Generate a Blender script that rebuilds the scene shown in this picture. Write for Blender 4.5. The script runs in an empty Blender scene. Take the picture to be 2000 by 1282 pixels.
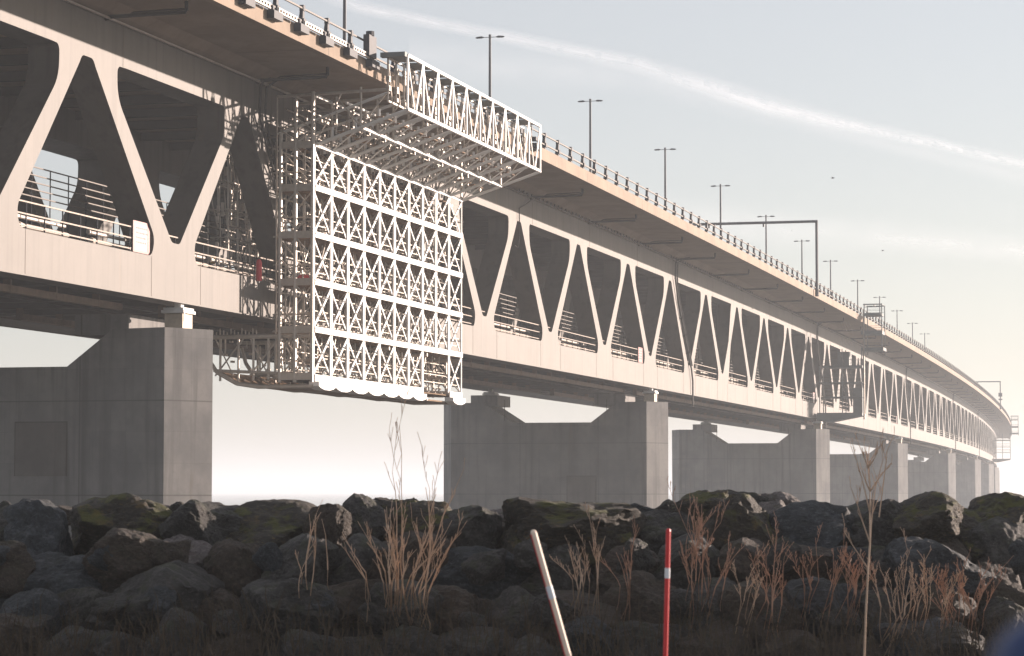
import bpy, bmesh, math, random
from mathutils import Vector, noise, Matrix, Euler
R = math.radians
S = bpy.context.scene
COL = S.collection
random.seed(7)

# ------------------------------------------------------------------ camera, sky, sun
CAM_H = 4.0
PITCH = 0.0627756
cd = bpy.data.cameras.new('camera')
cd.sensor_width = 36.0
cd.lens = 36.0 * 5112.94 / 2000.0
cd.clip_start = 0.2
cd.clip_end = 60000
cd.dof.use_dof = True
cd.dof.focus_distance = 190
cd.dof.aperture_fstop = 8.0
cam = bpy.data.objects.new('camera', cd)
COL.objects.link(cam)
cam.location = (0, 0, CAM_H)
cam.rotation_euler = (math.pi / 2 + PITCH, 0, 0)
S.camera = cam

SUN_AZ = math.atan2(1.253, 0.80)      # clockwise from +Y
SUN_EL = R(10.9)
w = bpy.data.worlds.new('World')
S.world = w
w.use_nodes = True
nt = w.node_tree
nt.nodes.clear()
sky = nt.nodes.new('ShaderNodeTexSky')
sky.sky_type = 'NISHITA'
sky.sun_disc = False
sky.sun_elevation = SUN_EL
sky.sun_rotation = SUN_AZ
sky.altitude = 0
sky.air_density = 1.0
sky.dust_density = 1.0
sky.ozone_density = 2.0
hsv = nt.nodes.new('ShaderNodeHueSaturation')
hsv.inputs['Saturation'].default_value = 0.74
bg = nt.nodes.new('ShaderNodeBackground')
bg.inputs['Strength'].default_value = 0.075
out = nt.nodes.new('ShaderNodeOutputWorld')
nt.links.new(sky.outputs[0], hsv.inputs['Color'])
pale = nt.nodes.new('ShaderNodeMix'); pale.data_type = 'RGBA'      # thin high cloud veils the blue
pale.inputs['Factor'].default_value = 0.45
ca = [i for i in pale.inputs if i.type == 'RGBA']
ca[1].default_value = (5.25, 4.9, 4.9, 1)
nt.links.new(hsv.outputs[0], ca[0])
nt.links.new([o for o in pale.outputs if o.type == 'RGBA'][0], bg.inputs['Color'])
nt.links.new(bg.outputs[0], out.inputs['Surface'])

sd = bpy.data.lights.new('sun', 'SUN')
sd.energy = 5.0
sd.angle = R(0.6)
sd.color = (1.0, 0.81, 0.69)
sun = bpy.data.objects.new('sun', sd)
COL.objects.link(sun)
sdir = Vector((math.sin(SUN_AZ) * math.cos(SUN_EL), math.cos(SUN_AZ) * math.cos(SUN_EL), math.sin(SUN_EL)))
sun.rotation_euler = sdir.to_track_quat('Z', 'Y').to_euler()
sun.location = (60, 40, 60)

S.view_settings.view_transform = 'Standard'
S.view_settings.look = 'None'
S.view_settings.exposure = 1.05
S.view_settings.gamma = 1.0
S.render.engine = 'CYCLES'
S.cycles.max_bounces = 4
S.cycles.diffuse_bounces = 1
S.cycles.transparent_max_bounces = 12
S.cycles.volume_bounces = 1

# ------------------------------------------------------------------ materials
def mat(name, col, rough=0.7, metal=0.0, var=0.0, scale=1.0, col2=None, bump=0.0, bscale=None, spec=0.5, detail=6):
    m = bpy.data.materials.new(name)
    m.use_nodes = True
    t = m.node_tree
    b = t.nodes['Principled BSDF']
    b.inputs['Roughness'].default_value = rough
    b.inputs['Metallic'].default_value = metal
    b.inputs['Specular IOR Level'].default_value = spec
    if col2 is None and var > 0:
        col2 = tuple(c * (1 - var) for c in col)
    if col2 is None:
        b.inputs['Base Color'].default_value = (*col, 1)
    tc = t.nodes.new('ShaderNodeTexCoord')
    if col2 is not None:
        n = t.nodes.new('ShaderNodeTexNoise')
        n.inputs['Scale'].default_value = scale
        n.inputs['Detail'].default_value = detail
        n.inputs['Roughness'].default_value = 0.65
        r = t.nodes.new('ShaderNodeValToRGB')
        r.color_ramp.elements[0].position = 0.35
        r.color_ramp.elements[1].position = 0.65
        r.color_ramp.elements[0].color = (*col2, 1)
        r.color_ramp.elements[1].color = (*col, 1)
        t.links.new(tc.outputs['Object'], n.inputs['Vector'])
        t.links.new(n.outputs['Fac'], r.inputs['Fac'])
        t.links.new(r.outputs['Color'], b.inputs['Base Color'])
    if bump > 0:
        n2 = t.nodes.new('ShaderNodeTexNoise')
        n2.inputs['Scale'].default_value = bscale or scale * 4
        n2.inputs['Detail'].default_value = 8
        bp = t.nodes.new('ShaderNodeBump')
        bp.inputs['Strength'].default_value = bump
        bp.inputs['Distance'].default_value = 0.05
        t.links.new(tc.outputs['Object'], n2.inputs['Vector'])
        t.links.new(n2.outputs['Fac'], bp.inputs['Height'])
        t.links.new(bp.outputs['Normal'], b.inputs['Normal'])
    return m

def streaky(name, base, dark, rust=None, joint=None, jw=0.035, streak=0.5, rough=0.8, rust_amt=0.0, vj=None, bump=0.25):
    """painted steel or cast concrete: blotches, vertical water streaks, optional joints at heights"""
    m = bpy.data.materials.new(name)
    m.use_nodes = True
    t = m.node_tree
    L = t.links
    b = t.nodes['Principled BSDF']
    b.inputs['Roughness'].default_value = rough
    tc = t.nodes.new('ShaderNodeTexCoord')
    geo = t.nodes.new('ShaderNodeNewGeometry')
    def noise_n(sc, vec_scale, det=6):
        mp = t.nodes.new('ShaderNodeMapping')
        mp.inputs['Scale'].default_value = vec_scale
        n = t.nodes.new('ShaderNodeTexNoise')
        n.inputs['Scale'].default_value = sc
        n.inputs['Detail'].default_value = det
        n.inputs['Roughness'].default_value = 0.6
        L.new(geo.outputs['Position'], mp.inputs['Vector'])
        L.new(mp.outputs['Vector'], n.inputs['Vector'])
        return n
    def ramp(n, a, c):
        r = t.nodes.new('ShaderNodeMapRange')
        r.inputs['From Min'].default_value = a
        r.inputs['From Max'].default_value = c
        r.clamp = True
        L.new(n, r.inputs['Value'])
        return r.outputs['Result']
    def mix(f, a, c):
        x = t.nodes.new('ShaderNodeMix')
        x.data_type = 'RGBA'
        if isinstance(f, float): x.inputs['Factor'].default_value = f
        else: L.new(f, x.inputs['Factor'])
        for s, v in (('A', a), ('B', c)):
            k = [i for i in x.inputs if i.name == s and i.type == 'RGBA'][0]
            if isinstance(v, tuple): k.default_value = (*v, 1)
            else: L.new(v, k)
        return [o for o in x.outputs if o.type == 'RGBA'][0]
    big = noise_n(0.35, (1, 1, 0.8))
    st = noise_n(1.1, (1.6, 1.6, 0.07))
    fine = noise_n(3.0, (1, 1, 1), 8)
    c = mix(ramp(big.outputs['Fac'], 0.40, 0.62), base, dark)
    def mul(a, k):
        n = t.nodes.new('ShaderNodeMath'); n.operation = 'MULTIPLY'
        L.new(a, n.inputs[0]); n.inputs[1].default_value = k
        return n.outputs[0]
    c = mix(mul(ramp(st.outputs['Fac'], 0.5, 0.72), streak), c, tuple(x * 0.62 for x in dark))
    c = mix(mul(ramp(fine.outputs['Fac'], 0.55, 0.8), 0.35), c, tuple(x * 0.7 for x in dark))
    if rust:
        rn = noise_n(0.9, (1.3, 1.3, 0.16))
        c = mix(mul(ramp(rn.outputs['Fac'], 0.62, 0.78), rust_amt), c, rust)
    if joint:
        cmb = t.nodes.new('ShaderNodeCombineXYZ'); s0_ = t.nodes.new('ShaderNodeSeparateXYZ')
        L.new(tc.outputs['Object'], s0_.inputs[0]); L.new(s0_.outputs['X'], cmb.inputs[0]); L.new(s0_.outputs['Z'], cmb.inputs[1])
        bk = t.nodes.new('ShaderNodeTexBrick'); bk.offset = 0; bk.inputs['Scale'].default_value = 1.0
        bk.inputs['Brick Width'].default_value = 3.3; bk.inputs['Row Height'].default_value = 1.63; bk.inputs['Mortar Size'].default_value = .012
        bk.inputs['Color1'].default_value = (.92, .92, .93, 1); bk.inputs['Color2'].default_value = (1.07, 1.07, 1.06, 1); bk.inputs['Mortar'].default_value = (.84, .84, .84, 1)
        L.new(cmb.outputs[0], bk.inputs['Vector'])
        mm = t.nodes.new('ShaderNodeMix'); mm.data_type = 'RGBA'; mm.blend_type = 'MULTIPLY'; mm.inputs['Factor'].default_value = 1
        ca_ = [i for i in mm.inputs if i.type == 'RGBA']
        L.new(c, ca_[0]); L.new(bk.outputs['Color'], ca_[1]); c = [o for o in mm.outputs if o.type == 'RGBA'][0]
    if joint or vj:
        sp = t.nodes.new('ShaderNodeSeparateXYZ')
        L.new(tc.outputs['Object'], sp.inputs[0])
        for ax, lst in (('Z', joint or []), ('X', vj or [])):
            for jz in lst:
                s1 = t.nodes.new('ShaderNodeMath'); s1.operation = 'SUBTRACT'
                L.new(sp.outputs[ax], s1.inputs[0]); s1.inputs[1].default_value = jz
                s2 = t.nodes.new('ShaderNodeMath'); s2.operation = 'ABSOLUTE'
                L.new(s1.outputs[0], s2.inputs[0])
                s3 = t.nodes.new('ShaderNodeMath'); s3.operation = 'LESS_THAN'
                L.new(s2.outputs[0], s3.inputs[0]); s3.inputs[1].default_value = jw
                c = mix(mul(s3.outputs[0], 0.6), c, tuple(x * 0.3 for x in dark))
    L.new(c, b.inputs['Base Color'])
    bp = t.nodes.new('ShaderNodeBump')
    bp.inputs['Strength'].default_value = bump
    bp.inputs['Distance'].default_value = 0.03
    L.new(fine.outputs['Fac'], bp.inputs['Height'])
    L.new(bp.outputs['Normal'], b.inputs['Normal'])
    return m

M = {}
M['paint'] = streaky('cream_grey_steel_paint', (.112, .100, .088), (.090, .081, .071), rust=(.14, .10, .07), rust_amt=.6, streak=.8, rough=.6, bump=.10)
M['conc_deck'] = streaky('deck_concrete', (.30, .222, .16), (.235, .172, .122), streak=.25, rust=(.22, .15, .10), rust_amt=.3)
M['conc'] = streaky('pier_concrete', (.225, .219, .212), (.140, .141, .143), joint=(4.85, 9.75), vj=(4.1, -3.4), rust=(.13, .105, .08), rust_amt=.85, streak=1.0)
M['conc_patch'] = streaky('pier_infill_concrete', (.15, .14, .13), (.095, .09, .088), streak=.6)
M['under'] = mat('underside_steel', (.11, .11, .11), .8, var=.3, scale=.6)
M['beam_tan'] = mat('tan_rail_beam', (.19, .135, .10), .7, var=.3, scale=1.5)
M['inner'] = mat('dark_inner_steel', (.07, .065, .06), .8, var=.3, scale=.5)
M['darkmetal'] = mat('dark_blue_grey_metal', (.006, .014, .030), .65, var=.3, scale=3)
M['rail'] = mat('galvanised_rail', (.30, .26, .22), .45, metal=.4, var=.2, scale=3)
M['rail_dark'] = mat('weathered_rail', (.05, .032, .02), .6, var=.3, scale=3)
M['rail_brown'] = mat('brown_painted_rail', (.085, .058, .04), .6, var=.3, scale=2)
M['weld'] = mat('weld_seam_paint', (.105, .088, .072), .6)
M['rail_warm'] = mat('sunlit_rusty_rail', (.17, .12, .085), .5, metal=.1, var=.4, scale=1.5)  # rusty brown with the warm sunlight on the rails put into the colour
M['pipe_dark'] = mat('dark_drain_pipe', (.022, .02, .018), .6, var=.3, scale=2)
M['pipe_light'] = mat('pale_service_pipe', (.55, .48, .42), .45, var=.15, scale=2)
M['white'] = mat('white_scaffold_paint', (.80, .79, .77), .45, var=.08, scale=1.2)
M['galv'] = mat('galvanised_scaffold_tube', (.52, .46, .40), .42, metal=.2, var=.2, scale=4)
M['plank'] = mat('scaffold_plank', (.27, .17, .095), .85, var=.45, scale=3)
M['canvas'] = mat('white_moulded_tray', (.82, .81, .79), .5)
M['lamp'] = mat('lamp_post_paint', (.006, .014, .030), .6)
M['signw'] = mat('sign_white', (.24, .225, .225), .4)
M['signr'] = mat('sign_red', (.30, .07, .07), .4)
M['ink'] = mat('sign_grey_lettering', (.09, .085, .10), .5)
M['red'] = mat('red_enamel', (.55, .02, .03), .4)
M['yellow'] = mat('yellow_plastic', (.8, .45, .02), .4)
M['bearing'] = mat('cream_bearing_block', (.62, .52, .40), .6, var=.25, scale=2)
M['gantry'] = mat('gantry_green_grey', (.13, .15, .15), .6, var=.25, scale=1)
M['asphalt'] = mat('asphalt', (.05, .05, .05), .9)
M['twig'] = mat('twig_bark', (.62, .43, .30), .32, var=.3, scale=8)
M['twig_red'] = mat('reddish_twig_bark', (.47, .27, .18), .34, var=.3, scale=8)
M['twig_pale'] = mat('pale_birch_twig', (.56, .40, .29), .34, var=.3, scale=8)
M['grass'] = mat('dead_grass', (.085, .060, .036), .9, var=.5, scale=6)
M['stake_red'] = mat('stake_red', (.62, .025, .03), .4)
M['stake_white'] = mat('stake_reflective_band', (.75, .78, .82), .35)
M['stake_cream'] = mat('stake_sunlit_cream', (.90, .74, .60), .35, var=.1, scale=5)  # sunlit brightness put into the cream colour
M['blue'] = mat('dark_blue_paint', (.012, .035, .12), .45)
M['bird'] = mat('gull_feathers', (.25, .25, .27), .8)
M['pylon'] = mat('far_concrete', (.5, .5, .5), .9)

# ------------------------------------------------------------------ mesh builder
class MB:
    def __init__(s): s.v = []; s.f = []
    def add(s, vs, fs):
        o = len(s.v)
        s.v += [tuple(p) for p in vs]
        s.f += [tuple(i + o for i in f) for f in fs]
    def box8(s, p):      # p: 4 bottom (ring), 4 top (ring)
        s.add(p, [(0, 3, 2, 1), (4, 5, 6, 7), (0, 1, 5, 4), (1, 2, 6, 5), (2, 3, 7, 6), (3, 0, 4, 7)])
    def tube(s, a, b, r, n=5, r2=None):
        a = Vector(a); b = Vector(b); d = b - a
        if d.length < 1e-6: return
        r2 = r if r2 is None else r2
        d.normalize()
        u = d.cross(Vector((0, 0, 1)))
        if u.length < .05: u = d.cross(Vector((1, 0, 0)))
        u.normalize(); v = d.cross(u)
        vs = []
        for q, rr in ((a, r), (b, r2)):
            for i in range(n):
                t = 2 * math.pi * (i + .5) / n
                vs.append(q + u * math.cos(t) * rr + v * math.sin(t) * rr)
        fs = [(i, (i + 1) % n, n + (i + 1) % n, n + i) for i in range(n)]
        fs += [tuple(range(n - 1, -1, -1)), tuple(range(n, 2 * n))]
        s.add(vs, fs)
    def chain(s, pts, rad, n=5):
        pts = [Vector(p) for p in pts]
        rings = []
        for i, p in enumerate(pts):
            d = pts[min(i + 1, len(pts) - 1)] - pts[max(i - 1, 0)]
            d.normalize()
            u = d.cross(Vector((0.3, 1, 0)))
            if u.length < .05: u = d.cross(Vector((1, 0, 0)))
            u.normalize(); v = d.cross(u)
            rr = rad[i] if isinstance(rad, (list, tuple)) else rad
            rings.append([p + u * math.cos(2 * math.pi * k / n) * rr + v * math.sin(2 * math.pi * k / n) * rr for k in range(n)])
        vs = [q for r_ in rings for q in r_]
        fs = []
        for i in range(len(pts) - 1):
            for k in range(n):
                fs.append((i * n + k, i * n + (k + 1) % n, (i + 1) * n + (k + 1) % n, (i + 1) * n + k))
        fs += [tuple(range(n - 1, -1, -1)), tuple(range((len(pts) - 1) * n, len(pts) * n))]
        s.add(vs, fs)
    def build(s, name, m, parent=None, origin=None, smooth=False, stuff=False):
        if parent is not None:
            o0 = WORLD[parent.name]
        elif origin is not None: o0 = Vector(origin)
        else:
            xs = [v[0] for v in s.v]; ys = [v[1] for v in s.v]; zs = [v[2] for v in s.v]
            o0 = Vector(((min(xs) + max(xs)) / 2, (min(ys) + max(ys)) / 2, min(zs)))
        me = bpy.data.meshes.new(name)
        me.from_pydata([(v[0] - o0.x, v[1] - o0.y, v[2] - o0.z) for v in s.v], [], s.f)
        me.materials.append(m)
        bm = bmesh.new(); bm.from_mesh(me)
        bmesh.ops.recalc_face_normals(bm, faces=bm.faces[:])
        bm.to_mesh(me); bm.free()
        if smooth:
            for p in me.polygons: p.use_smooth = True
        ob = bpy.data.objects.new(name, me)
        COL.objects.link(ob)
        if parent is not None:
            ob.parent = parent
            WORLD[ob.name] = o0
        else:
            ob.location = o0
            WORLD[ob.name] = o0.copy()
        if stuff: ob['kind'] = 'stuff'
        return ob
WORLD = {}

def tag(o, label=None, cat=None, group=None, kind=None):
    if label: o['label'] = label
    if cat: o['category'] = cat
    if group: o['group'] = group
    if kind: o['kind'] = kind
    return o

def empty(name, loc, label, cat, group=None):
    o = bpy.data.objects.new(name, None)
    COL.objects.link(o)
    o.empty_display_size = .5
    o.location = loc
    WORLD[o.name] = Vector(loc)
    tag(o, label, cat, group)
    return o

def copy_tree(o, parent=None):
    c = o.copy(); COL.objects.link(c)
    if parent is not None: c.parent = parent
    for ch in [x for x in list(bpy.data.objects) if x.parent is o]:
        copy_tree(ch, c)
    return c

# ------------------------------------------------------------------ bridge alignment: a 12.5 km radius curve
X0, Y0, PHI, KAP = -17.58138, 134.95731, 0.26479936, 8.016406e-05
ZB, G_, C_, C3 = 9.898063, 0.0016504069, -6.6109e-07, 1.035253e-10
def heading(s): return PHI - KAP * s
def path(s, off):
    h = PHI - KAP * s
    x = X0 + (math.cos(h) - math.cos(PHI)) / KAP
    y = Y0 + (math.sin(PHI) - math.sin(h)) / KAP
    return x - off * math.cos(h), y + off * math.sin(h)
def zc(s): return CAM_H + ZB + G_ * s + .5 * C_ * s * s + C3 * s ** 3
def at(s, off, z):       # z above the bottom of the lower chord
    x, y = path(s, off)
    return Vector((x, y, zc(s) + z))
def sbox(mb, s0, s1, o0, o1, z0, z1):
    mb.box8([at(s0, o0, z0), at(s1, o0, z0), at(s1, o1, z0), at(s0, o1, z0),
             at(s0, o0, z1), at(s1, o0, z1), at(s1, o1, z1), at(s0, o1, z1)])
def strip(mb, profile, s0, s1, step=10.0, closed=True):
    """sweep a cross-section [(off,z)...] along the alignment"""
    n = max(1, round((s1 - s0) / step)); k = len(profile)
    vs = []
    for i in range(n + 1):
        s = s0 + (s1 - s0) * i / n
        vs += [at(s, o, z) for o, z in profile]
    fs = []
    for i in range(n):
        for j in range(k if closed else k - 1):
            a = i * k + j; b = i * k + (j + 1) % k
            fs.append((a, b, b + k, a + k))
    if closed:
        fs.append(tuple(range(k))); fs.append(tuple(n * k + j for j in range(k - 1, -1, -1)))
    mb.add(vs, fs)

S_MIN, S_MAX = -44.0, 1120.0
FAR = 17.6       # outer face of the far truss
TD = 1.6         # depth of the truss boxes
TDF = 2.9
bridge = empty('truss_bridge', at(0, 8.8, 0), 'long curving two-level truss bridge of cream steel carrying a concrete road deck', 'bridge')

def bnode(k): return {-1: -20.6, 0: 0.5}.get(k, 20.0 * k)
def tnode(k): return {-1: -10.7, 0: 10.35}.get(k, 20.0 * k + 10)   # top node after bottom node k

def arc(p0, p1, p2, r, n=5):
    """round the corner p1 between p0 and p2"""
    p0, p1, p2 = Vector(p0), Vector(p1), Vector(p2)
    a = (p0 - p1).normalized(); b = (p2 - p1).normalized()
    ang = a.angle(b)
    d = min(r / math.tan(ang / 2), (p0 - p1).length * .48, (p2 - p1).length * .48)
    q0 = p1 + a * d; q1 = p1 + b * d
    pts = []
    for i in range(n + 1):
        t = i / n
        pts.append((1 - t) ** 2 * q0 + 2 * t * (1 - t) * p1 + t * t * q1)
    return pts
def rounded(pts, rs):
    res = []
    for i, r in enumerate(rs):
        if r <= 0 or i == 0 or i == len(rs) - 1: res.append(Vector(pts[i]))
        else: res += arc(pts[i - 1], pts[i], pts[i + 1], r)
    return res

ZT, ZU = 2.09, 11.15     # top of lower chord, underside of upper chord
def diagonal_outline(sb, st):
    """flared web member between bottom node sb and top node st"""
    sg = 1 if st > sb else -1
    L = abs(st - sb) / 10.0
    outer = rounded([(3.9, ZT), (2.80, ZT), (2.50, 3.05), (9.12, 10.62), (9.42, 11.02), (10.0, 11.02)], [0, .6, 1.8, 1.6, .9, 0])
    inner = [Vector((10, ZU))] + rounded([(5.9, ZU), (6.86, ZU), (6.80, 9.55), (.90, 3.42), (.5, 3.0), (0.0, 3.0)], [0, .75, 2.2, 1.2, .8, 0])[0:] + [Vector((0, ZT))]
    pts = outer + inner
    return [(sb + sg * p.x * L, p.y) for p in pts]

def prism(mb, outline, o0, o1):
    n = len(outline)
    vs = [at(s, o0, z) for s, z in outline] + [at(s, o1, z) for s, z in outline]
    fs = [tuple(range(n)), tuple(range(2 * n - 1, n - 1, -1))]
    fs += [(i, (i + 1) % n, n + (i + 1) % n, n + i) for i in range(n)]
    mb.add(vs, fs)

K0, K1 = -2, 55
cnt = 0
near_rest, far_rest = MB(), MB()
for k in range(K0, K1):
    for sb, st in ((bnode(k), tnode(k)), (bnode(k + 1), tnode(k))):
        if sb > S_MAX or sb < S_MIN - 1: continue
        ol = diagonal_outline(sb, st)
        if cnt < 84:
            mb = MB(); prism(mb, ol, 0, TD)
            mb.build('diagonal', M['paint'], bridge)
        else: prism(near_rest, ol, 0, TD)
        cnt += 1
        if cnt <= 26 and k < 11:
            pass
        prism(far_rest, ol, FAR - TDF, FAR)
near_rest.build('distant_diagonals', M['paint'], bridge, stuff=True)
far_rest.build('far_side_diagonals', M['paint'], bridge, stuff=True)

for o0, o1, nm in ((0, TD, 'near'), (FAR - TDF, FAR, 'far')):
    mb = MB(); strip(mb, [(o0, 0.0), (o1, 0.0), (o1, ZT), (o0, ZT)], S_MIN, S_MAX)
    # bottom flange lip
    oo = -.12 if nm == 'near' else FAR - .02
    strip(mb, [(oo, -.06), (oo + .14, -.06), (oo + .14, -.003), (oo, -.003)] if nm == 'near' else [(FAR, -.06), (FAR + .12, -.06), (FAR + .12, 0.05), (FAR, 0.05)], S_MIN, S_MAX)
    mb.build('lower_chord', M['paint'], bridge)
    mb = MB(); strip(mb, [(o0, ZU), (o1, ZU), (o1, 13.23), (o0, 13.23)], S_MIN, S_MAX)
    mb.build('upper_chord', M['paint'], bridge)

# weld bands and web splice plates on the near chords, two per panel
for k in range(-2, 18):
    for s, za, zb_ in ((bnode(k) - 3.2, .05, ZT - .02), (bnode(k) + 3.4, .05, ZT - .02), (tnode(k) + 4.2, ZU + .03, 13.2)):
        mb = MB(); sbox(mb, s, s + .10, -.012, -.002, za, zb_); mb.build('weld_band', M['weld'], bridge)

# deck: haunched slab with cantilevered edges
mb = MB()
OE = -6.4
prof = [(OE, 13.45), (OE + .42, 13.45), (OE + .5, 13.85), (-1.0, 13.85), (-.45, 13.45), (-.02, 13.26), (TD, 13.24), (FAR - TDF, 13.24), (FAR + .02, 13.26), (FAR + 1.0, 13.85), (FAR + 6.4, 13.6),
        (FAR + 6.4, 14.15), (FAR + 5.9, 14.15), (8.8, 14.05), (OE + .6, 14.02), (OE + .5, 14.15), (OE, 14.15)]
strip(mb, prof, S_MIN, S_MAX, 8)
deck = mb.build('road_deck', M['conc_deck'], bridge)
mb = MB()
strip(mb, [(OE + .7, 14.034), (8.0, 14.062), (8.0, 14.07), (OE + .7, 14.042)], S_MIN, S_MAX, 8)
strip(mb, [(9.6, 14.062), (FAR + 5.7, 14.16), (FAR + 5.7, 14.165), (9.6, 14.07)], S_MIN, S_MAX, 8)
mb.build('road_surface', M['asphalt'], bridge)
# transverse ribs between the trusses under the road deck
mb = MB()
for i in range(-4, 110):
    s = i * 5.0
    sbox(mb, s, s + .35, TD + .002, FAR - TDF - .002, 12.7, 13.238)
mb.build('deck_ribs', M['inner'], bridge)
# slab joints (short cast segments) seen on the cantilever soffit
for i in range(-2, 24):
    s = i * 20.0 + 6
    mb = MB()
    mb.add([at(s, OE - .005, 14.14), at(s, OE - .005, 13.44), at(s, OE + .43, 13.44), at(s, OE + .51, 13.84), at(s, -1.05, 13.84),
            at(s + .06, OE - .005, 14.14), at(s + .06, OE - .005, 13.44), at(s + .06, OE + .43, 13.44), at(s + .06, OE + .51, 13.84), at(s + .06, -1.05, 13.84)],
           [(j, j + 1, j + 6, j + 5) for j in range(4)])
    mb.build('deck_joint', M['inner'], bridge)

# service tray with ladder brackets under the haunch
mb = MB()
strip(mb, [(-.30, 13.16), (-.16, 13.16), (-.16, 13.25), (-.30, 13.25)], S_MIN, S_MAX, 10)
mb.build('service_tray', M['pipe_light'], bridge)
mb = MB()
for i in range(0, 290):
    s = 60 + i * 1.25
    if (s % 60) < 8: continue
    sbox(mb, s, s + .10, -.42, -.32, 13.15, 13.72)
strip(mb, [(-.44, 13.15), (-.38, 13.15), (-.38, 13.2), (-.44, 13.2)], 60, 420, 10)
mb.build('tray_brackets', M['pipe_dark'], bridge)

# drain pipes: one under the cantilever every 20 m, each an L with an upturned end
for s in [-8.7, 12.0, 73.4, 93.5, 114.4, 131.7] + [131.7 + 20.6 * i for i in range(1, 33)]:
    mb = MB(); L = 3.9
    r = .10
    pts = [at(s, .0, 13.18), at(s, -.25, 13.26)] + [at(s, -.3 - L * i / 4, 13.28 + .012 * i) for i in range(5)] + [at(s, -.36 - L, 13.5), at(s, -.36 - L, 13.87)]
    mb.chain(pts, r, 6)
    if s < 120:
        mb.chain([at(s + .4, -.9, 13.30), at(s + .4, -1.3, 13.52), at(s + .4, -3.9, 13.56), at(s + .4, -4.2, 13.5)], .045, 4)
    mb.build('drain_pipe', M['pipe_dark'], bridge)
# downpipes following a diagonal beside each pier
def downpipe(s, drop=True):
    mb = MB()
    pts = [at(s, -.9, 13.34), at(s, -.45, 13.25), at(s, -.28, 12.9), at(s, -.22, 11.4), at(s + 1.6, -.2, 9.3), at(s + 8.6, -.2, 2.6), at(s + 9.3, -.2, 1.4), at(s + 9.3, -.2, -1.2)]
    mb.chain(pts, .09, 6)
    pts = [at(s + 1.6, -1.4, 13.6), at(s + 1.2, -.8, 13.45), at(s + .9, -.3, 13.0), at(s + .9, -.22, 11.5), at(s + 2.4, -.2, 9.3), at(s + 9.0, -.2, 3.0)]
    mb.chain(pts, .07, 5)
    for q in (.25, .5, .75):
        a = at(s + 1.6 + 7 * q, -.2, 9.3 - 6.7 * q)
        mb.tube(a + Vector((-.14, 0, -.14)), a + Vector((.14, 0, .14)), .12, 4)
    mb.build('downpipe', M['pipe_dark'], bridge)
for s in (12.0, 131.7, 237.0, 372, 512, 652): downpipe(s)
mb = MB(); mb.chain([at(73.4, -.3, 13.2), at(71.8, -.16, 12.6), at(69.5, -.14, 12.0), at(69.6, -.14, 9.6), at(69.1, -.14, 8.9), at(68.2, -.14, 9.0)], .045, 5)
mb.build('cable_loop', M['pipe_dark'], bridge)

# rail deck between the trusses
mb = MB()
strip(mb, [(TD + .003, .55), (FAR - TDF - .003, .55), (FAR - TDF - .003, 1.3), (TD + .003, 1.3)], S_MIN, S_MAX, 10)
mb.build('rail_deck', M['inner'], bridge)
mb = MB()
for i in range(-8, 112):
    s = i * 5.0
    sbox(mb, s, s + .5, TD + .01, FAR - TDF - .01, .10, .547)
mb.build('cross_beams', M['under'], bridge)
for o in (2.3, 10.6):
    mb = MB()
    starts = [-44, 4.5, 124.5, 244.5, 364.5, 504.5, 644.5, 784.5]
    ends = [-1, 119, 239, 358, 498, 638, 778, 912]
    for a, b_ in zip(starts, ends):
        strip(mb, [(o, -.52), (o + .35, -.52), (o + .35, -.18), (o, -.18)], a, b_, 10)
        s = a
        while s < b_:
            sbox(mb, s, s + .12, o - .02, o + .37, -.54, .12); s += 5.0
    mb.build('inspection_rail', M['beam_tan'], bridge)
mb = MB()
for o in (4.2, 7.0, 12.8):
    strip(mb, [(o, -.02), (o + .12, -.02), (o + .12, .098), (o, .098)], S_MIN, 900, 10)
mb.build('service_conduit', M['under'], bridge)

# walkway railings and service pipes inside the trusses
def railing(o, s0, s1, base, tops, gap, r=.035, m='rail_dark', name='walkway_railing', step=10):
    mb = MB(); pm = MB()
    for z in tops:
        strip(mb, [(o - r, z - r), (o + r, z - r), (o + r, z + r), (o - r, z + r)], s0, s1, step)
    s = s0
    while s < s1:
        pm.tube(at(s, o, base), at(s, o, tops[-1]), r * 1.3, 4); s += gap
    pm.build('walkway_railing_posts', M['darkmetal'], bridge, stuff=True)
    return mb.build(name, M[m], bridge)
railing(.22, S_MIN, 420, 2.09, (2.28, 2.82, 3.38), 1.95, .034, 'rail_warm')
railing(.22, 420, 900, 2.09, (2.5, 3.0, 3.4), 4.2, .045, 'rail_warm')
railing(3.0, S_MIN, 420, 1.3, (4.4, 4.75, 5.1, 5.45, 5.85), 2.1, .028, 'rail_brown')
mb = MB()
for (o, z, r) in ((.95, 2.42, .12), (1.1, 2.85, .09), (.85, 2.20, .08)):
    for i in range(-5, 48):
        mb.tube(at(i * 8.0, o, z), at((i + 1) * 8.0 - .9 * ((i * 7 + int(z * 9)) % 4), o, z), r, 6)
    for i in range(-5, 40):
        mb.tube(at(i * 8.0, o, z), at(i * 8.0 + .25, o, z), r * 1.35, 6)
mb.build('service_pipes', M['pipe_light'], bridge)

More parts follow.
